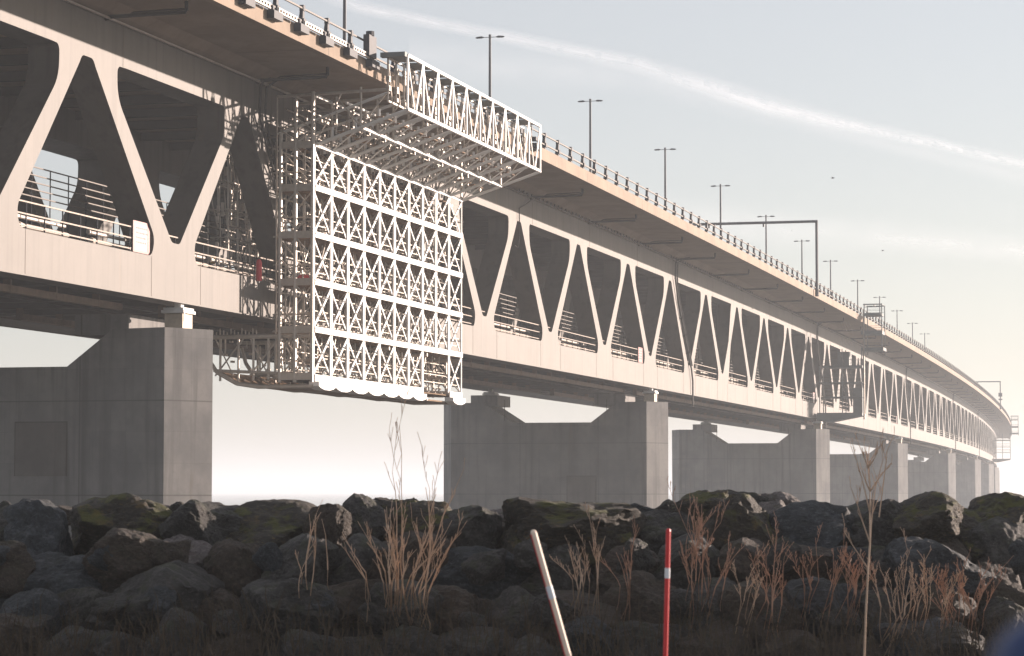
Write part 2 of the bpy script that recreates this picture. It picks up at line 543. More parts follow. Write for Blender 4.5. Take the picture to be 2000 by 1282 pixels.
# road railing: posts every 3.93 m, two rails
rail = MB()
for z, h, m_ in ((15.30, .045, 0), (14.62, .05, 0)):
    strip(rail, [(OE + .12 - .04, z), (OE + .12 + .04, z), (OE + .12 + .04, z + h * 2), (OE + .12 - .04, z + h * 2)], S_MIN, S_MAX, 8)
rl = rail.build('road_railing', M['rail_dark'], bridge)
wb = MB()
strip(wb, [(OE + .03, 14.153), (OE + .11, 14.153), (OE + .11, 14.33), (OE + .03, 14.33)], S_MIN, S_MAX, 8)
wb.build('guard_beam', M['conc_deck'], bridge)
rest = MB(); n = 0; s = 96.6 - 3.93 * 33
while s < 1000:
    tgt = MB() if n < 95 else rest
    o = OE + .2
    tgt.box8([at(s - .22, o - .12, 14.15), at(s + .22, o - .12, 14.15), at(s + .22, o + .16, 14.15), at(s - .22, o + .16, 14.15),
              at(s - .10, o - .12, 15.42), at(s + .10, o - .12, 15.42), at(s + .10, o + .04, 15.42), at(s - .10, o + .04, 15.42)])
    sbox(tgt, s - .2, s + .2, o - .2, o - .121, 14.5, 14.8)
    sbox(tgt, s - .14, s + .14, o - .16, o + .07, 15.22, 15.52)
    if tgt is not rest:
        ob = tgt.build('railing_post', M['darkmetal'], rl)
    n += 1; s += 3.93
rest.build('distant_posts', M['darkmetal'], rl, stuff=True)
mb = MB()
o = FAR + 6.2
for z in (15.3, 14.7):
    strip(mb, [(o - .04, z), (o + .04, z), (o + .04, z + .08), (o - .04, z + .08)], S_MIN, S_MAX, 10)
s = -40
while s < 900:
    mb.tube(at(s, o, 14.1), at(s, o, 15.4), .06, 4); s += 3.93
mb.build('far_road_railing', M['darkmetal'], bridge)

# ------------------------------------------------------------------ piers
pier_s = [2.6, 122.4, 242.2, 362.0, 502, 642, 782, 922, 1061]
names = ['nearest, leftmost', 'second', 'third', 'fourth', 'fifth', 'sixth', 'seventh', 'eighth', 'ninth']
PA, PB = 0.3, 19.75
PIER_TOP, NOTCH = -1.38, -3.35
def build_pier(i, sp):
    h = heading(sp)
    cx, cy = path(sp, (PA + PB) / 2)
    base = Vector((cx, cy, -1.0))
    lab = ['nearest concrete pier at the left edge, with a square infill panel',
           'second concrete pier from the left, standing right of the white scaffold',
           'third concrete pier from the left, under the dark hanging gantry',
           'fourth concrete pier from the left, behind the tall thin forked twig',
           'fifth concrete pier from the left, hazy', 'sixth concrete pier from the left, narrow and very hazy',
           'seventh concrete pier from the left, near the end of the curve',
           'eighth concrete pier, last one showing where the bridge curves away', 'ninth concrete pier hidden far round the bend'][i]
    e = empty('bridge_pier', base, lab, 'bridge pier', 'concrete piers carrying the bridge')
    z0 = zc(sp); zt = z0 + PIER_TOP; zn = z0 + NOTCH
    T, Ns, No = 2.8, 2.8, 1.55
    W = PB - PA; u = Vector((-math.cos(h), math.sin(h), 0)); v = Vector((math.sin(h), math.cos(h), 0))
    o = Vector((*path(sp, 0), 0))
    def P(off, ds, z):
        q = o + u * off + v * ds; return Vector((q.x, q.y, z))
    mb = MB()
    # outline in elevation (off, z): wall with a notched top, then the pointed noses
    ol = [(PA, -1), (PB, -1), (PB, zt), (PB - 5.6, zt + 0), (PB - 6.9, zn), (PA + 5.3 + 2.1, zn), (PA + 5.3, zt + 0), (PA, zt)]
    ol = [(PA, -1), (PB, -1), (PB, zt), (PB - 3.2, zt), (PB - 6.3, zn), (PA + 5.45, zn), (PA + 2.9, zt - .05), (PA, zt)]
    n = len(ol)
    vs = [P(a, -T, z) for a, z in ol] + [P(a, T, z) for a, z in ol]
    fs = [tuple(range(n)), tuple(range(2 * n - 1, n - 1, -1))] + [(j, (j + 1) % n, n + (j + 1) % n, n + j) for j in range(n) if j not in (1, 7)]
    mb.add(vs, fs)
    for sgn, a in ((-1, PA), (1, PB)):
        q = [P(a, -T, -1), P(a + sgn * No, -T + Ns, -1), P(a, T, -1), P(a, -T, zt), P(a + sgn * No, -T + Ns, zt), P(a, T, zt)]
        mb.add(q, [(0, 1, 4, 3), (1, 2, 5, 4), (3, 4, 5), (0, 2, 1)])
    wl = mb.build('pier_wall', M['conc'], e)
    # cap block set back behind the notch slopes
    if i < 6:
        for (a, b_) in ((PA + 2.2, PA + 5.2), (PB - 4.6, PB - 1.9)):
            mb = MB()
            q = [P(a, -T + .35, zt - .3), P(b_, -T + .35, zt - .3), P(b_, T - .35, zt - .3), P(a, T - .35, zt - .3)]
            mb.box8(q + [Vector((p.x, p.y, zt + .75)) for p in q])
            mb.build('pier_cap', M['conc'], e)
    # bearings under each truss
    for a in ((.75, 16.7) if i < 7 else (.75,)):
        mb = MB()
        s_, t_ = .62, .62
        a_ = a - .5
        def Q(x0, x1, y0, y1, z0_, z1_):
            mb.box8([P(x0, y0, z0_), P(x1, y0, z0_), P(x1, y1, z0_), P(x0, y1, z0_), P(x0, y0, z1_), P(x1, y0, z1_), P(x1, y1, z1_), P(x0, y1, z1_)])
        Q(a_ - .5, a_ + .5, -1.75, -.4, zt, zt + .78)
        bb = mb.build('bearing_block', M['bearing'], e)
        mb = MB()
        Q(a_ - .62, a_ + .62, -1.95, -.25, zt + .80, zt + .95)
        Q(a_ - .56, a_ + .56, -1.8, -.35, zt + .97, zt + 1.09)
        Q(a_ - .18, a_ + .2, -1.2, -.8, zt + 1.091, zt + 1.376)
        Q(a_ - .70, a_ - .66, -2.0, -1.9, zt + .35, zt + .95)
        mb.build('bearing_plate', M['white'], bb)
    if i < 2:
        mb = MB()
        a, b_, zl, zh = ((5.75, 8.62, z0 - 9.05, z0 - 6.28) if i == 0 else (5.3, 8.1, z0 - 12, z0 - 8.55))
        q = [P(a, -T - .05, zl), P(b_, -T - .05, zl), P(b_, -T - .003, zl), P(a, -T - .003, zl)]
        mb.box8(q + [Vector((p.x, p.y, zh)) for p in q])
        mb.build('infill_panel', M['conc_patch'], e)
        mb = MB()
        for (x0, x1, y0, y1) in ((a - .07, a - .005, zl, zh), (b_ + .005, b_ + .07, zl, zh), (a - .07, b_ + .07, zh + .005, zh + .08)):
            q = [P(x0, -T - .02, y0), P(x1, -T - .02, y0), P(x1, -T - .002, y0), P(x0, -T - .002, y0)]
            mb.box8(q + [Vector((p.x, p.y, y1)) for p in q])
        mb.build('panel_joint', M['inner'], e)
    if i in (1, 2):   # thin rod and bracket standing in the notch
        mb = MB(); mb.tube(P(PB - 5.4, -T, zt - 1.8), P(PB - 5.4, -T, zt + .3), .05, 4)
        mb.tube(P(PA + 3.9, -T, zt - .9), P(PA + 3.9, -T, zt + .2), .04, 4)
        mb.build('ladder_rod', M['inner'], e)
for i, sp in enumerate(pier_s): build_pier(i, sp)

# ------------------------------------------------------------------ lamps
lamp_s = [53.5, 93.6, 132.9, 172.5, 210.6, 250.4, 289.5, 327.8, 372.2, 416.6, 459.2, 504.6, 548.4]
ordn = ['first', 'second', 'third', 'fourth', 'fifth', 'sixth', 'seventh', 'eighth', 'ninth', 'tenth', 'eleventh', 'twelfth', 'thirteenth']
l0 = None
HL = 15.9
LP = at(lamp_s[0], 8.8, 14.07)
l0 = empty('street_lamp', LP, 'tall street lamp cut off by the top edge, above the railing left of the scaffold', 'street lamp', 'double-armed lamps along the middle of the road deck')
mb = MB(); mb.tube(LP, LP + Vector((0, 0, HL)), .17, 10, .10); mb.tube(LP, LP + Vector((0, 0, 1.2)), .22, 10, .20)
mb.build('pole', M['lamp'], l0)
hu = Vector((math.cos(PHI), -math.sin(PHI), 0))
mb = MB()
mb.tube(LP + Vector((0, 0, HL - .15)) - hu * .9, LP + Vector((0, 0, HL - .15)) + hu * .9, .03, 6)
mb.tube(LP + Vector((0, 0, HL - .3)), LP + Vector((0, 0, HL + .08)), .12, 8)
mb.build('cross_arm', M['lamp'], l0)
for sg in (-1, 1):
    mb = MB()
    c = LP + Vector((0, 0, HL - .15)); a = c + hu * sg * .55; b_ = c + hu * sg * 1.32
    mb.chain([a, a + (b_ - a) * .25 + Vector((0, 0, .02)), a + (b_ - a) * .8 + Vector((0, 0, .0)), b_], [.04, .10, .085, .03], 8)
    mb.build('lamp_head', M['lamp'], l0)
for i, s in enumerate(lamp_s[1:], 1):
    c = copy_tree(l0)
    c.location = at(s, 8.8, 14.07)
    where = {1: 'behind the right half of the scaffold', 2: 'just right of the scaffold', 3: 'left of the big sign gantry', 4: 'whose pole crosses the left end of the gantry beam',
             5: 'in front of the middle of the gantry beam', 6: 'just inside the gantry upright', 7: 'just right of the gantry upright', 8: 'above the dark hanging platform'}.get(i, 'beyond the hanging platform, shrinking with distance')
    c['label'] = '%s street lamp from the left, %s' % (ordn[i], where)

# ------------------------------------------------------------------ road sign gantries
def sign_gantry(s, lab, box=False):
    e = empty('sign_gantry', at(s, -6.75, 14.0), lab, 'road gantry')
    top = 22.55 if not box else 21.6
    mb = MB(); mb.tube(at(s, -6.75, 13.5), at(s, -6.75, top), .17, 8); mb.tube(at(s, -6.75, 13.45), at(s, -6.75, 14.3), .24, 8)
    mb.build('upright', M['lamp'], e)
    mb = MB(); mb.tube(at(s, FAR + 6.75, 13.8), at(s, FAR + 6.75, top), .17, 8); mb.build('upright', M['lamp'], e)
    mb = MB(); mb.tube(at(s, -6.9, top), at(s, FAR + 6.9, top), .17, 8)
    for o in (-.3, 6.4, 12): mb.tube(at(s, o, top - .15), at(s, o, top - .5), .12, 6)
    mb.build('cross_beam', M['lamp'], e)
    if box:
        mb = MB(); sbox(mb, s - .6, s + .6, -7.3, -6.2, 17.2, 18.3); mb.tube(at(s, -7.3, 16.4), at(s, -6.2, 16.4), .2, 6)
        mb.build('camera_box', M['lamp'], e)
sign_gantry(188.2, 'large dark blue portal gantry spanning the road deck right of centre')
sign_gantry(652, 'small far portal gantry with a dark box on its upright, near the bend', True)

# ------------------------------------------------------------------ small signs on the walkway railing
def notice(s, o, z0, z1, wd, lab, redc=True):
    e = empty('notice_board', at(s, o, z0), lab, 'notice', 'white notices on the walkway railing')
    mb = MB(); sbox(mb, s - wd / 2, s + wd / 2, o, o + .03, z0, z1); mb.build('board', M['signw'], e)
    mb = MB(); t = .12
    for (a, b_, c, d) in ((s - wd / 2, s + wd / 2, z0, z0 + t), (s - wd / 2, s + wd / 2, z1 - t, z1), (s - wd / 2, s - wd / 2 + t * 2, z0 + t, z1 - t), (s + wd / 2 - t * 2, s + wd / 2, z0 + t, z1 - t)):
        sbox(mb, a, b_, o - .012, o - .002, c, d)
    mb.build('red_border', M['signr'], e)
    mb = MB(); rnd = random.Random(3)
    for r_ in range(4):
        zz = z1 - .38 - r_ * .24
        x = s - wd * .32
        while x < s + wd * .30:
            l = rnd.uniform(.1, .28); sbox(mb, x, x + l, o - .012, o - .002, zz, zz + .09); x += l + .07
    mb.build('lettering', M['ink'], e)
notice(-3.75, .12, 2.14, 3.72, 2.1, 'white notice with red border in the truss opening left of the first pier')
notice(116.0, .12, 2.14, 3.6, 2.0, 'small white notice with red border above the second pier')
notice(236.0, .12, 2.14, 3.6, 2.0, 'pale notice above the third pier, left of the hanging gantry')
notice(355.5, .12, 2.14, 3.5, 2.2, 'tiny pale notice above the fourth pier')
notice(283, .12, 2.14, 3.5, 1.3, 'narrow white post-like notice in the first opening right of the hanging gantry')

# ------------------------------------------------------------------ the big white scaffold
SA, SB = 13.45, 43.3
NB = 10
def sx(i): return SA + (SB - SA) * i / NB
OF, OB = -3.0, -0.75
Zr = [9.72, 7.30, 4.63, 1.95, -.74, -3.38]
sc = empty('scaffold', at((SA + SB) / 2, OF, Zr[-1]), 'huge white lattice work scaffold wrapped round the side of the bridge', 'scaffold')
def flat(mb, s0, z0, s1, z1, o, w_, t=.05):
    """flat bar lying in the plane of the panel, its broad side facing out"""
    d = Vector((s1 - s0, z1 - z0)).normalized(); n = Vector((-d.y, d.x)) * (w_ / 2)
    q = [(s0 + n.x, z0 + n.y), (s0 - n.x, z0 - n.y), (s1 - n.x, z1 - n.y), (s1 + n.x, z1 + n.y)]
    mb.box8([at(a, o, b_) for a, b_ in q] + [at(a, o + t, b_) for a, b_ in q])
# uprights
for i in range(NB + 1):
    mb = MB(); s = sx(i)
    for d in ((-.13, .13) if 0 < i < NB else (0,)):
        ztop = Zr[0] + .1
        sbox(mb, s + d - .065, s + d + .065, OF - .035, OF + .05, Zr[-1] if i not in (8,) else Zr[-2], ztop)
    mb.build('upright', M['white'], sc)
# level beams
for j, z in enumerate(Zr):
    mb = MB()
    h = .10 if j == 0 else (.17 if j < 5 else .17)
    if j < 5:
        strip(mb, [(OF - .10, z - h), (OF - .04, z - h), (OF - .04, z + h), (OF - .10, z + h)], SA - .05, SB + .05, 10)
        if j: strip(mb, [(OF - .13, z + h * .2), (OF - .101, z + h * .2), (OF - .101, z + h * .55), (OF - .13, z + h * .55)], SA, SB, 10)
    else:
        strip(mb, [(OF - .10, z - .3), (OF - .04, z - .3), (OF - .04, z + .1), (OF - .10, z + .1)], sx(0), sx(7), 10)
        strip(mb, [(OF - .10, z - .3), (OF - .04, z - .3), (OF - .04, z + .1), (OF - .10, z + .1)], sx(9), sx(10), 10)
    mb.build('level_beam', M['white'], sc)
# crossed braces: heavy one leaning right, light one leaning left, per bay and level
for j in range(5):
    mb = MB()
    for i in range(NB):
        if j == 4 and i in (7, 8): continue
        if j == 4 and i == 9: mb.build('cross_braces', M['white'], sc); mb = MB()
        a0, a1, z1, z0 = sx(i) + .12, sx(i + 1) - .12, Zr[j] - .24, Zr[j + 1] + .24
        flat(mb, a0, z0, a1, z1, OF - .03, .17)
        flat(mb, a0, z1, a1, z0, OF + .04, .13)
        for q in (.25, .5, .75):
            c = at(a0 + (a1 - a0) * q, OF - .02, z0 + (z1 - z0) * q)
            mb.tube(c - Vector((.1, 0, 0)), c + Vector((.12, 0, .02)), .05, 4)
    mb.build('cross_braces', M['white'], sc)
# moulded trays along the foot
for i in (0, 1, 2, 3, 4, 5, 6, 9):
    mb = MB(); a, b_ = sx(i) - .05, sx(i + 1) - .12
    z = Zr[-1] - .3
    pr = [(a, z), (b_, z), (b_ - .02, z - .26), (b_ - .35, z - .36), (b_ - 1.0, z - .45), (a + 1.0, z - .45), (a + .35, z - .36), (a + .02, z - .26)]
    n = len(pr)
    vs = [at(s, OF - .35, zz) for s, zz in pr] + [at(s, OF + .25, zz) for s, zz in pr]
    mb.add(vs, [tuple(range(n)), tuple(range(2 * n - 1, n - 1, -1))] + [(q, (q + 1) % n, n + (q + 1) % n, n + q) for q in range(n)])
    mb.build('foot_tray', M['canvas'], sc)
# working floors of planks
for j, z in enumerate(Zr[1:]):
    mb = MB()
    q = 0
    while q < 6:
        o0 = OF + .12 + q * .37
        s = SA
        while s < SB - .1:
            l = min(random.uniform(2.6, 4.2), SB - s)
            sbox(mb, s, s + l - .03, o0, o0 + .33, z - .20 + .01 * ((q + int(s)) % 3), z - .14 + .01 * ((q + int(s)) % 3)); s += l
        q += 1
    mb.build('plank_floor', M['plank'], sc)
# back and middle tubes
rnd = random.Random(11)
for o, nm, r_ in ((OB, 'rear', .055), (-1.9, 'middle', .05)):
    mb = MB()
    for i in range(NB * 2 + 1):
        s = SA + (SB - SA) * i / (NB * 2) + rnd.uniform(-.15, .15)
        mb.tube(at(s, o, Zr[-1]), at(s, o, 12.6 if i % 2 == 0 else 10.8), r_, 5)
    z = Zr[-1] + .4
    while z < 12.6:
        a = SA + (0 if rnd.random() < .5 else 1.5)
        mb.tube(at(a, o, z), at(SB - rnd.uniform(0, 2), o, z), r_ * .85, 5)
        z += rnd.choice((.55, 1.0, 1.15))
    mb.build('inner_frame', M['galv'], sc)
# transoms, couplers and odd tubes
mb = MB()
for i in range(NB * 2 + 1):
    s = SA + (SB - SA) * i / (NB * 2)
    for z in Zr[1:]:
        mb.tube(at(s, OF, z + .95), at(s, OB + .2, z + .95 + rnd.uniform(-.1, .1)), .045, 5)
        mb.tube(at(s, OF, z - .08), at(s, OB + .2, z - .08), .05, 5)
    if i % 2 == 0:
        for j in range(5):
            a, b_ = (OF, OB) if j % 2 else (OB, OF)
            mb.tube(at(s + .1, a, Zr[j]), at(s + .1, b_, Zr[j + 1]), .04, 5)
mb.build('transoms', M['galv'], sc)
mb = MB()
for _ in range(520):
    s = rnd.uniform(SA, SB); o = rnd.choice((-1.9, OB, -1.4)) + rnd.uniform(-.1, .1); z = rnd.uniform(Zr[-1] + .2, 12.2)
    l = rnd.uniform(.10, .22)
    sbox(mb, s, s + l, o - .07, o + .07, z, z + rnd.uniform(.1, .2))
mb.build('couplers', M['galv'], sc, stuff=True)
mb = MB()
for _ in range(70):
    s = rnd.uniform(SA, SB - 3); z = rnd.uniform(Zr[-1] + .5, 10); o = rnd.uniform(-2.6, -.9)
    mb.tube(at(s, o, z), at(s + rnd.uniform(-1.6, 1.6), o + rnd.uniform(-.3, .3), z + rnd.uniform(1.4, 2.8)), .04, 5)
mb.build('loose_tubes', M['galv'], sc, stuff=True)
# guard rails at half height of each level
mb = MB()
for z in Zr[1:]:
    for dz in (.55, 1.05):
        strip(mb, [(OF + .08, z + dz), (OF + .13, z + dz), (OF + .13, z + dz + .05), (OF + .08, z + dz + .05)], SA, SB, 10)
mb.build('guard_rails', M['galv'], sc)
# left end frame (grey in shade)
mb = MB()
for o, zt_ in ((OF - .02, 12.7), (-2.0, 12.3), (-1.1, 10.4)):
    mb.tube(at(SA - .35, o, Zr[-1] - .35), at(SA - .35, o, zt_), .11, 6)
for j in range(len(Zr)):
    z = Zr[j]
    sbox(mb, SA - .42, SA - .30, OF, -1.1, z - .22, z + .18)
lv = [11.4, 9.72] + Zr[1:]
for j in range(len(lv) - 1):
    for k, (o0, o1) in enumerate(((OF, -2.05), (-2.05, -1.1))):
        za, zb_ = (lv[j], lv[j + 1]) if (k + 0) % 2 else (lv[j + 1], lv[j])
        zm = (lv[j] + lv[j + 1]) / 2
        if k == 0:
            mb.tube(at(SA - .35, o1, lv[j] - .2), at(SA - .35, o0, zm), .045, 5); mb.tube(at(SA - .35, o0, zm), at(SA - .35, o1, lv[j + 1] + .2), .045, 5)
        else:
            mb.tube(at(SA - .35, o0, lv[j] - .2), at(SA - .35, o1, zm), .045, 5); mb.tube(at(SA - .35, o1, zm), at(SA - .35, o0, lv[j + 1] + .2), .045, 5)
mb.build('end_frame', M['galv'], sc)
# brackets: girder beyond the road deck, sloping underside
OG0, OG1 = -8.5, -7.35
ZG0, ZG1 = 11.54, 14.58
mb = MB()
for z in (ZG0, ZG1):
    strip(mb, [(OG0 - .07, z - .09), (OG0 + .07, z - .09), (OG0 + .07, z + .09), (OG0 - .07, z + .09)], SA, SB, 10)
mb.build('top_girder_chords', M['white'], sc)
mb = MB()
for i in range(NB + 1):
    s = sx(i)
    sbox(mb, s - .08, s + .08, OG0 - .05, OG0 + .05, ZG0, ZG1)
    if i < NB:
        m_ = (sx(i) + sx(i + 1)) / 2
        flat(mb, s + .1, ZG1, m_, ZG0, OG0 + .01, .11)
        flat(mb, sx(i + 1) - .1, ZG1, m_, ZG0, OG0 - .05, .20)
mb.build('top_girder_web', M['white'], sc)
mb = MB()
for z in (ZG0 + .5, ZG1 - .1):
    strip(mb, [(OG1 - .05, z - .05), (OG1 + .05, z - .05), (OG1 + .05, z + .05), (OG1 - .05, z + .05)], SA, SB, 10)
for i in range(NB * 2 + 1):
    s = SA + (SB - SA) * i / (NB * 2)
    mb.tube(at(s, OG1, ZG0 + .5), at(s, OG1, ZG1 - .1), .06, 5)
    mb.tube(at(s, OG1, ZG1 - .1), at(s + .75, OG1, ZG0 + .5), .045, 5)
    for q in range(5):
        z = rnd.uniform(ZG0 + .5, ZG1 - .3)
        sbox(mb, s - .1, s + .25, OG1 - .1, OG1 + .1, z, z + .22)
mb.build('top_girder_rear', M['galv'], sc)
mb = MB()
for i in range(NB):
    sbox(mb, sx(i) + .15, sx(i + 1) - .6, OG0 + .1, OG1 + .3, ZG1 + .02, ZG1 + .1)
sbox(mb, SA - .5, SA - .06, OG0 + .0, OG1 + .3, ZG1 - .12, ZG1 + .14)
mb.build('top_plates', M['gantry'], sc)
mb = MB()
for i in range(NB + 1):
    s = sx(i)
    for d in (0.0, .28):
        mb.tube(at(s + d, OG0, ZG0), at(s + d, OF, Zr[0]), .07, 6)
        mb.tube(at(s + d, OG1, ZG0 + 1.0), at(s + d, OB, 10.4), .055, 5)
    if i < NB:
        sm = sx(i + 1)
        mb.tube(at(s, OG0, ZG0), at(sm, -5.75, (ZG0 + Zr[0]) / 2), .04, 5)
        mb.tube(at(s, -5.75, (ZG0 + Zr[0]) / 2), at(sm, OF, Zr[0]), .04, 5)
mb.build('sloping_joists', M['white'], sc)
mb = MB()
zm = (ZG0 + Zr[0]) / 2
strip(mb, [(-5.85, zm - .1), (-5.7, zm - .1), (-5.7, zm + .06), (-5.85, zm + .06)], SA + .2, SB, 10)
strip(mb, [(-4.9, 12.0), (-4.78, 12.0), (-4.78, 12.12), (-4.9, 12.12)], SA + .2, SB, 10)
strip(mb, [(OF - .07, 12.45), (OF + .07, 12.45), (OF + .07, 12.6), (OF - .07, 12.6)], SA, SB, 10)
mb.build('long_beams', M['white'], sc)
mb = MB()
for i in range(NB + 1):
    s = sx(i)
    mb.tube(at(s, OB, 12.55), at(s, OG1, 12.7), .09, 6)
    mb.tube(at(s, OF, Zr[0]), at(s, OF, 12.7), .07, 6)
    mb.tube(at(s, -5.75, zm), at(s, -5.75, 12.9), .07, 6)
    mb.tube(at(s, -4.3, 10.3), at(s, -4.3, 12.4), .055, 6)
    mb.tube(at(s, OF, Zr[0]), at(s, -4.6, 12.6), .05, 5)
    mb.tube(at(s, -6.2, 11.2), at(s, OG1, 12.6), .05, 5)
    mb.tube(at(s, -5.75, zm), at(s, -4.3, 12.4), .045, 5)
    for q in range(7):
        o = rnd.uniform(-7.0, -1.0); z = Zr[0] + (OF - o) * .33 + rnd.uniform(.15, 1.3)
        sbox(mb, s - .12 + rnd.uniform(0, 1.4), s + .12 + rnd.uniform(0, 1.6), o - .1, o + .1, z, z + .16)
mb.build('upper_bracing', M['galv'], sc)
mb = MB()
for i in range(NB * 2):
    s = SA + (SB - SA) * (i + .5) / (NB * 2)
    for o in (-6.6, -5.2, -3.8, -2.3):
        z = Zr[0] + (OF - o) * .33 + .55
        mb.tube(at(s, o, z - .35), at(s, o, z + .25), .09, 5)
mb.build('jacks', M['white'], sc, stuff=True)
for o in (-6.9, -4.6, -2.0):
    mb = MB()
    for i in range(NB):
        z = Zr[0] + (OF - o) * .33 + .22
        sbox(mb, sx(i) + .5, sx(i + 1) - .2, o, o + .5, z, z + .05)
    mb.build('upper_planks', M['plank'], sc)
# lower platform reaching under the bridge
for s in (SA, SA + 6, SA + 14, SA + 22, SB - .2):
    mb = MB()
    P_ = [(3.6, -1.4), (3.35, -2.3), (2.8, -3.1), (1.6, -3.75), (.3, -3.95), (OF, -3.95)]
    for a, b_ in zip(P_[:-1], P_[1:]): mb.tube(at(s, a[0], a[1]), at(s, b_[0], b_[1]), .12, 6)
    mb.tube(at(s, 3.6, -1.1), at(s, OF, -1.1), .13, 6)
    mb.tube(at(s, 3.0, -3.0), at(s, OF, -3.3), .09, 6)
    for o in (2.6, 1.5, .6, -.3, -1.1, -2.0):
        mb.tube(at(s, o, -1.1), at(s, o, -3.6), .07, 6)
    for o in (2.9, .8, -1.1):
        mb.tube(at(s, o, -3.3), at(s, o - 1.7, -1.2), .05, 6); mb.tube(at(s, o, -1.2), at(s, o - 1.1, -3.3), .04, 6)
    mb.build('platform_frame', M['galv'], sc)
mb = MB()
P_ = [(2.8, -3.15), (1.6, -3.82), (.3, -4.02), (-2.75, -4.02), (-2.75, -3.93), (.3, -3.93), (1.6, -3.72), (2.8, -3.05)]
strip(mb, P_, SA, SB - .1, 10)
mb.build('platform_floor', M['plank'], sc)
mb = MB()
for _ in range(130):
    s = rnd.uniform(SA, SB); o = rnd.uniform(-2.4, 3.1); z = rnd.uniform(-3.3, -1.3)
    if o > 2.2: z = rnd.uniform(-2.5, -1.3)
    if rnd.random() < .4: mb.tube(at(s, o, z), at(s, o, min(z + 1.6, -1.1)), .055, 5)
    else: sbox(mb, s, s + .2, o, o + .2, z, z + .12)
for i in range(14):
    mb.tube(at(SA + .3, 3.4 - i * .22, -1.05), at(SA + .3, 3.4 - i * .22, -.6 - .1 * (i % 3)), .04, 5)
mb.build('platform_fittings', M['galv'], sc, stuff=True)
# tubes inside the truss opening beside the scaffold
ins = empty('inner_scaffold', at(14, 3.5, 1.3), 'small grey tube scaffold inside the truss opening left of the big white one', 'scaffold')
mb = MB()
for s in (13.5, 15.0, 17.0, 19.5, 22.0, 24.5):
    for o in (2.2, 3.4):
        mb.tube(at(s, o, 1.3), at(s, o, 11.5), .06, 6)
    for z in (3.0, 4.6, 6.2, 7.8, 9.4):
        mb.tube(at(s, 2.2, z), at(s, 3.4, z), .05, 5)
mb.build('standards', M['galv'], ins)
mb = MB()
for z in (2.6, 3.4, 4.6, 5.3, 6.2, 7.8, 9.4, 10.6):
    for o in (2.2, 3.4): mb.tube(at(13.3, o, z), at(24.6, o, z), .045, 5)
for k in range(26):
    s = rnd.uniform(13, 23); z = rnd.uniform(2, 9); mb.tube(at(s, 2.7, z), at(s + rnd.uniform(-1.5, 1.5), 2.7, z + 2), .04, 5)
mb.build('ledgers', M['galv'], ins)
mb = MB()
for k in range(90):
    s = rnd.uniform(12.5, 24.5); z = rnd.uniform(2, 11); sbox(mb, s, s + .16, 2.45, 2.6, z, z + rnd.uniform(.15, .5))
mb.build('couplers', M['pipe_light'], ins, stuff=True)

# bracket boxes and lit beam on the deck edge beside the scaffold
eb = empty('edge_monorail', at(0, OE - .3, 13.8), 'cream slotted beam with dark hanging clamp boxes along the deck edge, left of the scaffold', 'monorail')
mb = MB()
s = -26.0
while s < SA - .2:
    e_ = min(s + 2.75, SA - .1)
    for z in (14.27, 14.47):
        sbox(mb, s, e_, OE - .30, OE - .16, z, z + .08)
    t_ = s
    while t_ < e_:
        sbox(mb, t_, t_ + .16, OE - .29, OE - .18, 14.351, 14.469); t_ += .42
    s += 3.93
mb.build('slotted_beam', M['pipe_light'], eb)
s = -23.1
while s < SA:
    mb = MB(); sbox(mb, s, s + 1.3, OE - .42, OE - .03, 13.84, 14.26); sbox(mb, s + .1, s + .3, OE - .32, OE - .05, 14.26, 14.5)
    mb.build('clamp_box', M['darkmetal'], eb); s += 3.93
eb2 = empty('edge_clamp', at(47, OE - .4, 13.9), 'pair of dark clamp boxes on the deck edge just right of the scaffold', 'clamp')
for s in (44.6, 48.6):
    mb = MB(); sbox(mb, s, s + 1.5, OE - .5, OE - .03, 13.8, 14.2); sbox(mb, s - .6, s + .1, OE - .6, OE - .2, 14.3, 14.55)
    mb.build('clamp_box', M['darkmetal'], eb2)
mb = MB(); sbox(mb, 11.6, 12.9, OE - .45, OE - .1, 14.35, 15.55); mb.tube(at(12.2, OE - .3, 15.55), at(12.2, OE - .3, 15.8), .25, 8)
tag(mb.build('winch_box', M['darkmetal']), 'dark winch box on the railing at the top left corner of the scaffold', 'winch')

# coloured gear on the scaffold walkway
gp = at(11.6, -.4, 1.9)  # plain red cylinder, stand-in for an unidentified red shape
mb = MB(); mb.chain([gp, gp + Vector((0, 0, 1.0)), gp + Vector((0, 0, 1.18)), gp + Vector((0, 0, 1.22))], [.17, .17, .12, .05], 10)
tag(mb.build('red_cylinder', M['red'], smooth=False), 'upright red cylinder, a stand-in shape on the ledge beside the scaffold', 'cylinder')
gp = at(9.4, 1.5, 2.75)
mb = MB(); mb.chain([gp, gp + Vector((.02, 0, .12)), gp + Vector((.03, 0, .28)), gp + Vector((.04, 0, .36))], [.10, .24, .2, .06], 10)
tag(mb.build('work_lamp', M['yellow']), 'small yellow work lamp on the railing left of the scaffold', 'lamp')
gp = at(15.0, -1.7, 2.0)
mb = MB(); mb.box8([gp + Vector(p) for p in ((-.5, -.2, 0), (.5, -.2, 0), (.5, .2, 0), (-.5, .2, 0), (-.45, -.15, .5), (.45, -.15, .45), (.4, .15, .5), (-.45, .15, .55))])
tag(mb.build('tool_crate', M['red']), 'low red crate on the second scaffold floor at its left end', 'crate')

